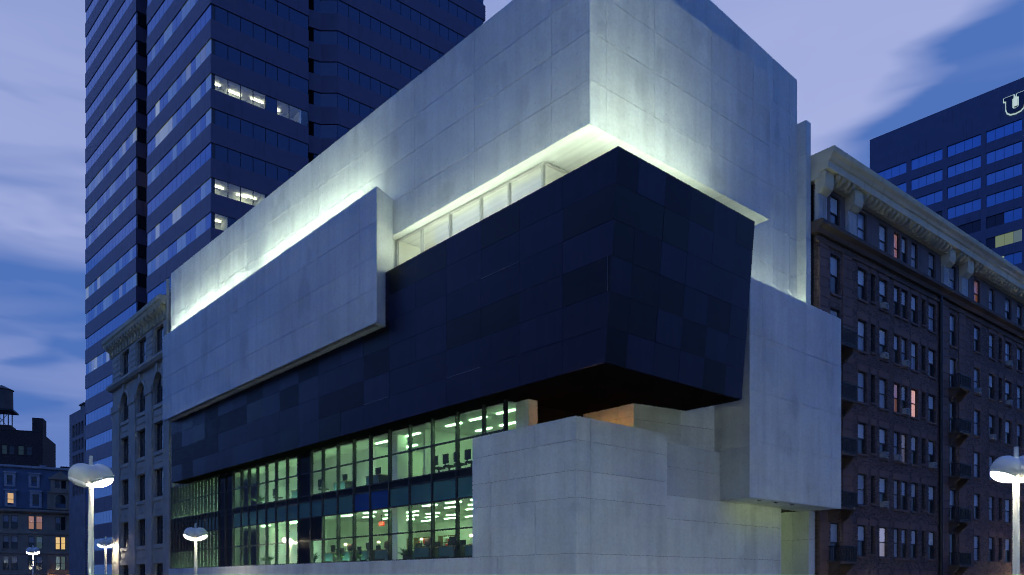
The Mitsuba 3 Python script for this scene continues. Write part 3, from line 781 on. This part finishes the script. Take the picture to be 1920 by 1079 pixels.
# two wall lanterns on its ground floor, below the picture
for s in (30.0, 41.0):
    k = thing('wall_lantern')
    tag(k, f'warm wall lantern on the brick house ground floor, {"nearer" if s < 35 else "farther"} of two', 'wall lantern')
    box(k + '__bracket', BRK, (s - 0.05, -0.5, 3.6), (s + 0.05, 0, 3.68), 'iron')
    box(k + '__lamp', BRK, (s - 0.25, -1.0, 3.4), (s + 0.25, -0.5, 3.9), 'tube_glass', emit((1.0, 0.78, 0.46), 170, 2))

# ------------------------------------------------------------------ office tower behind
W_ = 'office_tower'
tag(W_, 'tall dark office tower with horizontal window bands behind the museum', 'office tower')


def tw(x, y): return (x, y)


LD = np.array([-0.7228 * 0 + TWR.x[0] * -TWL.x[0] + TWR.x[1] * -TWL.x[1], TWR.y[0] * -TWL.x[0] + TWR.y[1] * -TWL.x[1]])   # the left face's direction in the right face's frame
LN = np.array([-LD[1], LD[0]])
if LN[0] < 0: LN = -LN                                     # into the building


def lp(s, dep=0.0): return tuple(LD * s + LN * dep)


plan = [(0, 0), (11.95, 0), (12.75, 1.7), (14.3, 1.36), (15.95, 0), (39.55, 0), (39.55, 40), (20, 46), lp(47.7, 12), lp(47.7), lp(24.55), lp(24.55, 3.2), lp(20.47, 3.2), lp(20.47)]
poly = sg.Polygon(plan)
inset = poly.buffer(-0.16, join_style=2)
core = poly.buffer(-2.6, join_style=2)
if core.geom_type != 'Polygon': core = max(core.geoms, key=lambda q: q.area)
ZB = [71.05 - 3.965 * k for k in range(-8, 18)]           # tops of the window bands
BH = 1.80
tmesh(W_ + '__core', TWR, prism(core, 0, 100), 'tower_granite')
litR = {(2, i): 1 for i in range(0, 7)}
litR.pop((2, 4))
litR.update({(5, 0): 1, (5, 1): 1, (5, 2): 1, (5, 3): 1, (6, 0): 1, (3, 0): 2})
tmesh(W_ + '__spandrel', TWR, prism(poly, ZB[0] + 0.0, 104), 'tower_granite')
for q, zt_ in enumerate(ZB):
    kf = q - 8
    below = ZB[q + 1] if q + 1 < len(ZB) else 0.0
    tmesh(W_ + '__spandrel', TWR, prism(poly, below, zt_ - BH), 'tower_granite')
    band = inset.exterior
    for nm, p0, p1 in (('return_glass', (11.95, 0.16), (12.7, 1.8)), ('dark_slot', (12.7, 1.86), (13.45, 1.70)), ('return_glass', (13.45, 1.70), (14.3, 1.52)), ('return_glass', (14.3, 1.52), (15.95, 0.16)), ('return_glass', lp(24.39, 3.36), lp(20.63, 3.36)), ('return_glass', lp(20.63, 3.36), lp(20.63, 0.16)), ('return_glass', lp(24.39, 0.16), lp(24.39, 3.36))):
        d = np.array(p1) - p0
        o = np.array([-d[1], d[0]]) / np.linalg.norm(d) * 0.06
        if p0[0] < 0 and nm: pass
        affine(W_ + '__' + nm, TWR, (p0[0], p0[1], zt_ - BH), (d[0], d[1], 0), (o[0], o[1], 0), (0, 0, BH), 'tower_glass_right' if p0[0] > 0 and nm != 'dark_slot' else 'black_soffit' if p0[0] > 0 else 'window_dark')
    # right face: each pane is a part as far down as the museum lets one see
    seams = []
    for (x0, n, wd) in ((0.55, 7, 1.49), (15.98, 15, 1.555)):
        for i in range(n):
            a = x0 + wd * i
            b = a + wd - 0.07
            if x0 < 1 and i == 6: b = 11.9
            lit = litR.get((kf, i)) if x0 < 1 else None
            vis = -2 <= kf <= (6 if x0 < 1 else 3)
            if lit == 1:
                box(W_ + '__lit_pane', TWR, (a, 0.10, zt_ - BH + 0.02), (b, 0.108, zt_ - 0.02), 'clear_pane')
                box(W_ + '__mullion', TWR, (b, 0.06, zt_ - BH), (b + 0.07, 0.2, zt_), 'tower_seam')
            elif vis:
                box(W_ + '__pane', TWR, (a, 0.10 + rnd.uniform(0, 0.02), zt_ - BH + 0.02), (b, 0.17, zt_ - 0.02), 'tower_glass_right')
            else:
                seams.append(((a, 0.10, zt_ - BH + 0.02), (b, 0.17, zt_ - 0.02)))
    if seams: tmesh(W_ + '__pane_row', TWR, boxes(seams), 'tower_glass_right'); labels.setdefault('x', {})
    box(W_ + '__corner_panel', TWR, (0.14, 0.14, zt_ - BH), (0.53, 0.3, zt_), 'tower_seam')
    # left faces: one row of panes per storey and wing
    for (s0, s1) in ((0.12, 20.4), (24.65, 47.6)):
        n = round((s1 - s0) / 1.45)
        ws = (s1 - s0) / n
        row = [((-s0 - ws * (i + 1) + 0.03, 0.08, zt_ - BH), (-s0 - ws * i - 0.03, 0.16, zt_)) for i in range(n)]
        keep = []
        for i, rr in enumerate(row):
            hsh = rnd.random()
            hot = kf in (2, 3, 5, -1, 1, 6, 8, 9) and hsh < (0.16 if kf in (2, 5, 8, 1) else 0.05)
            pal = kf in (-1, 2, 3, 5, 6, 1, 8) and hsh > 0.52
            if (hot or pal) and -5 < kf < 12:
                box(W_ + '__lit_pane', TWL, rr[0], rr[1], 'tower_glass_left', emit((0.85, 1.0, 0.66), rnd.uniform(0.05, 0.22), 0.005) if hot else emit((0.55, 0.9, 0.9), rnd.uniform(0.02, 0.07), 0.002))
            else:
                keep.append(rr)
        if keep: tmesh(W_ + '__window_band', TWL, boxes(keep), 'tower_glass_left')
# lit offices behind the clear panes
for (kf, x0, x1, tubes) in ((2, 0.2, 11.0, ((0.7, 1.6), (2.6, 4.2), (5.2, 6.8), (7.6, 9.0))), (5, 0.2, 6.4, ((0.7, 2.0), (3.6, 4.9), (4.4, 5.9))), (6, 0.2, 2.0, ((0.7, 1.7),))):
    zt_ = 71.05 - 3.965 * kf
    for x in (x0, x1):
        box(W_ + '__office_partition', TWR, (x - 0.05, 0.2, zt_ - BH), (x + 0.05, 2.6, zt_), 'interior_wall')
    box(W_ + '__office_ceiling', TWR, (x0, 0.18, zt_ - 0.06), (x1, 2.4, zt_ - 0.02), 'interior_ceiling')
    box(W_ + '__office_back', TWR, (x0, 2.4, zt_ - BH), (x1, 2.5, zt_), 'interior_wall')
    for n, (a, b) in enumerate(tubes):
        box(W_ + '__office_tube', TWR, (a, 1.45 + 0.3 * (n % 2), zt_ - 0.26), (b, 1.60 + 0.3 * (n % 2), zt_ - 0.20), 'tube_glass', emit((0.96, 1.0, 0.66), 6.0, 0.4))
for kf, s0 in ((0, 22.5), (4, 22.5), (5, 22.5)):
    zt_ = 71.05 - 3.965 * (kf - 0)
    if kf: box(W_ + '__lit_pane', TWL, (-23.6, 3.10, zt_ - BH + 0.02 + 7.93), (-21.0, 3.2, zt_ + 7.9), 'tower_glass_right', emit((0.95, 1.0, 0.62), 0.5, 0.01))

# lower wing at the tower's far end
V_ = 'tower_wing'
tag(V_, 'low grey stone block with dark window columns at the far end of the office tower', 'office building')
wins = [(-54.6, -53.4), (-53.0, -51.8), (-51.4, -50.2), (-49.8, -48.6)]
zr = [(30.6, 28.6), (28.0, 26.2), (25.6, 23.8), (23.2, 21.4), (20.8, 19.0)]
tmesh(V_ + '__wall', TWL, wall_holes(-56.4, -47.75, 0, 32.6, [(a, b, z1, z0) for a, b in wins for z0, z1 in zr], 0.0, 0.4), 'wing_stone')
box(V_ + '__body', TWL, (-56.4, 0.42, 0), (-47.75, 14, 32.5), 'wing_stone')
for a, b in wins:
    for z0, z1 in zr:
        box(V_ + '__window', TWL, (a, 0.25, z1), (b, 0.38, z0), 'window_dark')
k = thing('roof_vent')
tag(k, 'dark ventilation unit on the roof of the low grey wing', 'roof vent')
box(k + '__housing', TWL, (-53.9, 1.0, 32.7), (-51.6, 2.6, 33.9), 'iron')
box(k + '__cap', TWL, (-54.1, 0.8, 33.9), (-51.4, 2.8, 34.1), 'iron')
box(k + '__platform', TWL, (-55.6, 0.7, 32.6), (-51.2, 3.0, 32.72), 'iron')

# ------------------------------------------------------------------ narrow stone loft building left of the museum
S = 'loft_building'
tag(S, 'narrow pale stone loft building with arched windows, left of the museum', 'loft building')
LF = Frame(*MUS.pt(0.30, 0, 0)[:2], *(-np.array(MUS.y)))   # x towards the museum along the facade (x = -b)
cw = [(-54.1, -51.4), (-59.2, -56.5), (-64.5, -61.8)]
rz = [(28.30, 25.5), (19.55, 16.9), (15.3, 12.75), (11.0, 8.45), (6.7, 4.2), (2.9, 0.2)]
hs = [(a, b, z1, z0) for a, b in cw for z0, z1 in rz]
arch = []
for a, b in cw:
    c, r = (a + b) / 2, (b - a) / 2
    arch.append(sg.Polygon([(a, 21.2), (b, 21.2)] + [(c + r * math.cos(t), 22.7 + r * math.sin(t)) for t in np.linspace(0, math.pi, 17)]))
tmesh(S + '__wall', LF, wall_holes(-67.6, -49.35, 0.13, 29.0, hs + arch, 0.0, 0.6), 'loft_stone')
box(S + '__body', LF, (-67.6, 0.62, 0.13), (-49.4, 18, 29.2), 'wing_stone')
for (a, b) in cw:
    for z0, z1 in rz + [(24.2, 21.2)]:
        k = f'{S}__window' + (f'_{COUNT.get("lw", 0):03d}' if COUNT.get('lw', 0) else '')
        COUNT['lw'] = COUNT.get('lw', 0) + 1
        fb = [((x, 0.26, z1), (x + 0.12, 0.36, z0)) for x in (a, (2 * a + b) / 3, (a + 2 * b) / 3, b - 0.12)] + [((a, 0.26, (z0 + z1) / 2 - 0.05), (b, 0.36, (z0 + z1) / 2 + 0.05))]
        tmesh(k, LF, boxes(fb), 'window_frame_dark')
        box(k + '__pane', LF, (a, 0.31, z1), (b, 0.33, z0), 'window_dark')
        if z0 < 25: box(k + '__sill', LF, (a - 0.05, -0.12, z1 - 0.35), (b + 0.05, 0.35, z1 - 0.005), 'loft_stone')
        if z0 < 20: box(k + '__lintel', LF, (a - 0.05, -0.11, z0 + 0.005), (b + 0.05, 0.02, z0 + 0.38), 'loft_stone')
        if z0 < 20:
            box(k + '__spandrel_panel', LF, (a + 0.1, -0.06, z0 + 0.6), (b - 0.1, 0.02, z0 + 1.15), 'loft_stone')
for x0, x1 in ((-51.35, -49.4), (-56.4, -54.2), (-61.7, -59.3), (-67.5, -64.6)):
    box(S + '__pilaster', LF, (x0 + 0.15, -0.16, 0.13), (x1 - 0.15, 0.01, 22.5), 'loft_stone')
    box(S + '__capital', LF, (x0 + 0.05, -0.26, 22.5), (x1 - 0.05, 0.01, 23.2), 'loft_stone')
    for z in np.arange(25.55, 28.2, 0.56):
        box(S + '__quoin', LF, (x0 + 0.12, -0.10, z), (x1 - 0.12, 0.01, z + 0.50), 'loft_stone')
for c, r in ((((a + b) / 2), (b - a) / 2) for a, b in cw):
    ring = sg.Point(c, 22.7).buffer(r + 0.35, 32).difference(sg.Point(c, 22.7).buffer(r, 32)).intersection(sg.box(c - 9, 22.7, c + 9, 40))
    t = trimesh.creation.extrude_polygon(ring, 0.16, engine='earcut')
    v = t.vertices.copy()
    t.vertices = np.stack([v[:, 0], 0.02 - v[:, 2], v[:, 1]], 1)
    tmesh(S + '__arch', LF, t, 'loft_stone')
    box(S + '__keystone', LF, (c - 0.22, -0.25, 24.0), (c + 0.22, 0.01, 24.85), 'loft_stone')
tmesh(S + '__string_course', LF, along_x([(0.1, 24.9), (-0.35, 24.95), (-0.55, 25.2), (-0.55, 25.42), (0.1, 25.45)], -68.0, -49.3), 'loft_stone')
tmesh(S + '__cornice', LF, along_x([(0.3, 28.5), (-0.12, 28.5), (-0.16, 29.35), (-0.72, 29.45), (-0.80, 29.7), (-0.92, 29.8), (-0.95, 30.15), (0.3, 30.15)], -68.3, -49.75), 'loft_cornice')
for x in np.arange(-67.9, -50.0, 0.95):
    tmesh(S + '__bracket', LF, along_x([(-0.12, 28.6), (-0.25, 28.62), (-0.30, 28.95), (-0.65, 29.2), (-0.70, 29.44), (-0.12, 29.34)], x, x + 0.42), 'loft_cornice')
tmesh(S + '__standpipe', LF, cyl(0.14, 5.6, 25.9, 12), 'loft_cornice', at=np.array(mi.ScalarTransform4f().translate([-49.55, -0.25, 0]).matrix, float))
box(S + '__side_parapet', LF, (-49.75, 0.0, 29.0), (-49.4, 16, 30.9), 'wing_stone')

# ------------------------------------------------------------------ mansard hotel at the far left
H = 'mansard_hotel'
tag(H, 'old stone hotel with slate mansard roof and gabled dormer at far left', 'hotel')
ex = [(-11.4, -10.4), (-10.1, -9.1), (-6.34, -5.42), (-5.05, -4.02), (-2.32, -1.37), (-1.08, -0.03), (2.11, 2.9), (3.0, 3.78), (5.78, 6.78)]
er = [(17.49, 14.96), (13.64, 11.23), (9.91, 7.27), (5.9, 3.3)]
tmesh(H + '__wall', EMP, wall_holes(-13, 8.2, 0, 18.0, [(a, b, z1, z0) for a, b in ex for z0, z1 in er], 0, 0.5), 'hotel_stone')
box(H + '__body', EMP, (-13, 0.52, 0), (8.2, 12, 18.8), 'hotel_stone')
litE = {(4, 0): ((1.0, 0.5, 0.32), 0.30), (5, 0): ((1.0, 0.5, 0.32), 0.24), (6, 1): ((1.0, 0.66, 0.25), 0.75), (7, 1): ((1.0, 0.66, 0.25), 0.75), (6, 2): ((0.6, 0.9, 0.9), 0.12), (7, 2): ((0.6, 0.9, 0.9), 0.10), (5, 1): ((0.5, 0.9, 0.8), 0.05)}
for i, (a, b) in enumerate(ex):
    for j, (z0, z1) in enumerate(er):
        sash_window(H, EMP, a, b, z1, z0, litE.get((i, j)), ('window_half_pale', 'window_dark', 'window_dark'), y=0.25, sill='hotel_stone', lintel='hotel_stone')
for z in (18.3, 14.25, 10.55, 6.5):
    p = 0.7 if z > 18 else 0.22
    tmesh(H + '__string_course', EMP, along_x([(0.1, z - 0.35), (-p * 0.6, z - 0.3), (-p, z - 0.05), (-p, z + 0.3 * (z > 18)), (0.1, z + 0.35 * (z > 18) + 0.05)], -13, 8.25), 'hotel_stone')
tmesh(H + '__mansard_roof', EMP, along_x([(0.0, 18.8), (0.35, 21), (0.9, 24), (1.5, 26.6), (12, 26.8), (12, 18.8)], -13, 8.2), 'slate')
tmesh(H + '__roof_rail', EMP, along_x([(1.3, 26.55), (1.1, 26.7), (1.1, 27.05), (1.9, 27.05), (1.9, 26.6)], -13, 8.2), 'pale_dormer')


def dormer(x0, x1, z0, z1, yb, lit=None):
    n = COUNT.get('dorm', 0)
    COUNT['dorm'] = n + 1
    k = f'{H}__dormer' + (f'_{n:03d}' if n else '')
    tmesh(k, EMP, wall_holes(x0 - 0.45, x1 + 0.45, z0 - 0.3, z1 + 0.45, [(x0, x1, z0, z1)], yb - 0.5, yb + 0.9), 'pale_dormer')
    box(k + '__pane', EMP, (x0, yb - 0.2, z0), (x1, yb - 0.1, z1), 'window_dark', emit(lit[0], lit[1], 0.02) if lit else None)
    box(k + '__glazing_bar', EMP, (x0, yb - 0.25, (z0 + z1) / 2 - 0.04), (x1, yb - 0.205, (z0 + z1) / 2 + 0.04), 'window_frame_dark')
    box(k + '__hood', EMP, (x0 - 0.6, yb - 0.65, z1 + 0.452), (x1 + 0.6, yb + 1.0, z1 + 0.7), 'pale_dormer')


for (a, b) in ((-9.9, -8.9), (-5.75, -4.85), (-1.85, -0.95)):
    dormer(a, b, 23.2, 25.0, 1.1)
for a, b, l in ((-9.8, -8.8, None), (-5.6, -4.7, ((1.0, 0.62, 0.28), 0.62)), (-1.65, -0.6, None), (5.9, 6.8, None)):
    dormer(a, b, 19.35, 21.6, 0.35, l)
k = H + '__gabled_dormer'
gp = sg.Polygon([(0.75, 18.8), (5.1, 18.8), (5.1, 21.9), (4.55, 22.1), (4.55, 24.6), (4.85, 24.8), (2.93, 26.2), (1.0, 24.8), (1.3, 24.6), (1.3, 22.1), (0.75, 21.9)])
ga = sg.Polygon([(2.1, 19.2), (3.78, 19.2)] + [(2.94 + 0.84 * math.cos(t), 20.9 + 0.84 * math.sin(t)) for t in np.linspace(0, math.pi, 13)])
gp = gp.difference(ga).difference(sg.box(2.0, 22.9, 2.8, 24.4)).difference(sg.box(3.05, 22.9, 3.85, 24.4))
t = trimesh.creation.extrude_polygon(gp, 1.9, engine='earcut')
v = t.vertices.copy()
t.vertices = np.stack([v[:, 0], 1.5 - v[:, 2], v[:, 1]], 1)
tmesh(k, EMP, t, 'hotel_stone')
box(k + '__pane', EMP, (2.0, 0.2, 19.0), (3.9, 0.3, 24.45), 'window_dark')
for x in (0.9, 4.35):
    box(k + '__column', EMP, (x, -0.6, 18.85), (x + 0.5, -0.41, 21.8), 'hotel_stone')
box(k + '__sill_band', EMP, (0.7, -0.62, 22.0), (5.15, -0.41, 22.3), 'hotel_stone')
tmesh(k + '__pediment', EMP, along_x([(-0.4, 24.55), (-0.7, 24.6), (-0.7, 24.85), (-0.4, 24.8)], 0.9, 4.95), 'hotel_stone')
for x in (0.9, 5.0):
    box(H + '__entrance_column', EMP, (x - 0.25, -0.7, 0), (x + 0.25, -0.1, 9.0), 'hotel_stone')
for x in (1.2, 4.7):
    k = thing('hotel_lantern')
    tag(k, f'warm lantern on the old hotel facade, {"left" if x < 2 else "right"} of its central bay', 'wall lantern')
    box(k + '__bracket', EMP, (x - 0.08, -0.6, 5.9), (x + 0.08, 0, 6.0), 'iron')
    box(k + '__lamp', EMP, (x - 0.2, -1.0, 5.5), (x + 0.2, -0.6, 6.1), 'tube_glass', emit((1.0, 0.55, 0.18), 9, 0.3))
for x in (-0.4, 3.1):
    k = thing('roof_box')
    tag(k, f'small box on the hotel roof edge, {"pale, left" if x < 0 else "dark, right"} one', 'roof box')
    tmesh(k, EMP, boxes([((x, 3, 26.7), (x + (1.0 if x < 0 else 2.6), 5, 27.5)), ((x - 0.1, 2.9, 27.5), (x + (1.1 if x < 0 else 2.7), 5.1, 27.58))]), 'pale_dormer' if x < 0 else 'iron')

# ------------------------------------------------------------------ dark brick loft with its water tank
D = 'dark_brick_loft'
tag(D, 'dark brick loft building with flat roof behind the old hotel', 'loft building')
dw = [(-4.1, -3.0), (-2.6, -1.5), (-0.7, 0.5), (1.0, 2.2)]
tmesh(D + '__wall', DRK, wall_holes(-14, 4.5, 0, 41.3, [(a, b, z, z + 2.2) for a, b in dw for z in (35.6, 30.6, 25.6)], 0, 0.4), 'dark_brick')
box(D + '__body', DRK, (-14, 0.42, 0), (4.5, 16, 41.0), 'dark_brick')
for n, (a, b) in enumerate(dw):
    for z in (35.6, 30.6, 25.6):
        sash_window(D, DRK, a, b, z, z + 2.2, ((0.5, 1.0, 0.8), 0.016) if n in (0, 2) and z > 35 else None, ('window_dark', 'window_dark', 'window_dark'), y=0.2, sill='dark_brick')
box(D + '__stair_tower', DRK, (2.06, 1.0, 41.0), (4.36, 5, 44.9), 'dark_brick')
box(D + '__coping', DRK, (-14, -0.08, 41.3), (4.55, 0.5, 41.5), 'iron')
k = thing('water_tank')
tag(k, 'wooden rooftop water tank on an iron stand at the left edge', 'water tank')
at = np.array(mi.ScalarTransform4f().translate([-5.2, 5, 0]).matrix, float)
tmesh(k + '__tank', DRK, cyl(2.45, 5.0, 46.9, 28, 2.35), 'tank_wood', smooth=40, at=at)
tmesh(k + '__roof', DRK, cyl(2.65, 1.2, 51.9, 28, 0.1), 'tank_wood', smooth=40, at=at)
tmesh(k + '__platform', DRK, boxes([((-8.2, 2.0, 46.5), (-2.2, 8, 46.9))]), 'iron')
for x in (-7.0, -5.3, -3.5):
    tmesh(k + '__leg', DRK, boxes([((x, 3.0, 41.0), (x + 0.22, 3.22, 46.5)), ((x, 6.8, 41.0), (x + 0.22, 7.02, 46.5))]), 'iron')
for s in (1, -1):
    c = trimesh.creation.box((4.6, 0.1, 0.1))
    c.apply_transform(trimesh.transformations.rotation_matrix(s * 0.95, [0, 1, 0]))
    c.apply_translation([-4.7, 3.1, 44.2])
    tmesh(k + '__brace', DRK, c, 'iron')
box(k + '__plinth', DRK, (-7.6, 2.4, 41.0), (-2.7, 7.6, 43.0), 'dark_brick')

# ------------------------------------------------------------------ bank tower at the right
N = 'bank_tower'
tag(N, 'dark office tower with grid of ribbon windows and a lit letter U, far right', 'office tower')
bz_ = [84.85 - 3.80 * k for k in range(0, 14)]
bb = [(-0.0 + 1.3 + 6.36 * i, 1.3 + 6.36 * i + 5.55) for i in range(0, 7)]
tmesh(N + '__wall', BNK, wall_holes(0, 48, 0, 91.8, [(a, b, z - 2.06, z) for a, b in bb for z in bz_], 0, 0.5), 'bank_stone')
box(N + '__body', BNK, (0.01, 0.52, 0), (48, 30, 91.7), 'bank_stone')
bl = {(3, 5): ((0.55, 1.0, 0.75), 0.08), (3, 6): ((0.7, 1.0, 0.6), 0.5), (2, 4): ((0.8, 1.0, 0.55), 0.5)}
for j, z in enumerate(bz_):
    for i, (a, b) in enumerate(bb):
        for q in range(4):
            x0 = a + (b - a) * q / 4
            x1 = a + (b - a) * (q + 1) / 4
            dark = (j == 4 and i == 3 and q < 2) or (j == 3 and i == 1) or (j == 4 and i <= 2) or (j == 5 and i <= 2) or (j in (5, 6, 7, 8) and i == 3 and q < 2)
            lit = None
            if (i, j, q) in ((2, 4, 0), (3, 5, 2), (3, 5, 1)): lit = ((0.75, 1.0, 0.5), 0.18)
            if (i, j, q) in ((3, 6, 0), (3, 6, 1)): lit = ((0.80, 1.0, 0.66), 0.30)
            if (i, j, q) in ((3, 5, 3), (4, 6, 0), (2, 5, 2)): lit = ((0.6, 0.9, 0.9), 0.14)
            if not (0 <= i <= 3 and j <= 8):
                if q == 0: box(N + '__far_pane', BNK, (a, 0.2, z - 2.04), (b, 0.3, z), 'bank_glass')
                continue
            box(N + '__pane', BNK, (x0 + 0.03, 0.2 + rnd.uniform(0, 0.02), z - 2.05), (x1 - 0.03, 0.3, z - 0.01), 'bank_glass_dark' if dark or lit else 'bank_glass', emit(lit[0], lit[1], 0.01) if lit else None)
k = thing('letter_sign')
tag(k, 'large backlit letter U near the top of the right-hand tower', 'sign')
u = sg.Polygon([(0, 3.2), (0, 2.7), (0.35, 2.6), (0.35, 1.1), (0.55, 0.5), (1.0, 0.12), (1.75, 0), (2.5, 0.12), (2.95, 0.5), (3.15, 1.1), (3.15, 2.6), (3.5, 2.7), (3.5, 3.2), (2.0, 3.2), (2.0, 2.7), (2.3, 2.6), (2.3, 1.2), (2.15, 0.9), (1.75, 0.78), (1.45, 0.9), (1.3, 1.2), (1.3, 2.6), (1.5, 2.7), (1.5, 3.2)])
tongue = sg.Polygon([(1.42, 1.15), (2.18, 1.15), (2.18, 2.7), (1.9, 2.75), (1.75, 3.45), (1.6, 2.75), (1.42, 2.7)])


def upright(poly, d):
    t = trimesh.util.concatenate([trimesh.creation.extrude_polygon(q, d, engine='earcut') for q in getattr(poly, 'geoms', [poly])])
    v = t.vertices.copy()
    t.vertices = np.stack([v[:, 0], -v[:, 2], v[:, 1]], 1)
    return t


off = np.array(mi.ScalarTransform4f().translate([23.25, -0.10, 84.9 + 1.15]).matrix, float)
tmesh(k + '__halo_edge', BNK, upright(u.buffer(0.17), 0.05), 'sign_navy', light=emit((0.72, 1.0, 0.95), 0.55, 0.05), at=off)
off2 = off.copy(); off2[:3, 3] += [0, -0.06, 0]
tmesh(k + '__letter', BNK, upright(u.buffer(-0.03), 0.25), 'sign_navy', at=off2)
tmesh(k + '__tongue', BNK, upright(tongue.buffer(-0.1), 0.2), 'sign_navy', light=emit((0.8, 1.0, 0.97), 0.6, 0.05), at=off2)


# ------------------------------------------------------------------ street lamps
def lamp(x, y, zh, ang, label, power, both=True, col=None, lean=0.38):
    k = thing('street_lamp')
    tag(k, label, 'street lamp', 'twin-globe street lamps')
    fr = Frame(x, y, math.cos(ang), math.sin(ang))
    tmesh(k + '__pole', fr, cyl(0.13, zh - 0.35, 0.0, 24, 0.095), 'pole_paint', smooth=40)
    tmesh(k + '__finial', fr, cyl(0.07, 1.0, zh - 0.25, 16), 'lamp_shell', smooth=40)
    tmesh(k + '__crossarm', fr, boxes([((-0.4, -0.05, zh - 0.05), (0.4, 0.05, zh + 0.05))]), 'lamp_shell')
    prof = [[0.0, 0.465]] + [[0.465 * math.sin(t), 0.465 * math.cos(t)] for t in np.linspace(0.12, 2.08, 28)] + [[0.395, -0.225], [0.0, -0.21]]
    cap = [[0.0, -0.226], [0.40, -0.23]] + [[0.40 * math.cos(t), -0.23 - 0.19 * math.sin(t)] for t in np.linspace(0.1, math.pi / 2, 12)]
    for n, s in enumerate((1, -1)):
        tilt = trimesh.transformations.rotation_matrix(-lean * s, [0, 1, 0])
        tilt[:3, 3] = [0.30 * s, 0, zh]
        sh = trimesh.creation.revolve(np.array(prof[::-1]), sections=40)
        kk = f'{k}__globe' + ('_001' if n else '')
        tmesh(kk, fr, sh, 'lamp_shell', smooth=35, at=tilt)
        on = both or s > 0
        tmesh(kk + '__lens', fr, trimesh.creation.revolve(np.array(cap[::-1]), sections=36), 'tube_glass', at=tilt, light=emit(col or WARM, power, 1.5) if on else None)


lamp(-15.95, 29.9, 9.02, 0.35, 'tall street lamp with two pale globes in front of the loft building, largest at left', 90, False)
lamp(-59.65, 98.3, 8.85, 0.2, 'small distant street lamp glaring before the old hotel at far left', 90)
lamp(-41.7, 81.0, 8.94, 0.3, 'street lamp before the foot of the office tower, just right of the tallest lamp', 90)
lamp(-22.05, 55.0, 8.34, 0.25, 'street lamp standing in front of the museum glazing', 70)
lamp(16.80, 26.3, 8.75, -0.2, 'bright street lamp at the right edge before the brick apartment house', 110)
for n, (x, y) in enumerate(((-19, 6), (13, 5), (-9, -9), (6, -12), (27, 17), (-27, 18))):
    lamp(x, y, 8.9, 0.5 * n, f'street lamp of the plaza behind the viewer, {ORD[n]} of six', 800, True, (0.84, 1.0, 0.83), 0.0)
labels.pop('x', None)
for k in [k for k in scene if k.startswith(W_ + '__window_band') or k.startswith(W_ + '__pane_row')]:
    labels[k] = {'label': 'row of tower window panes', 'kind': 'stuff'}
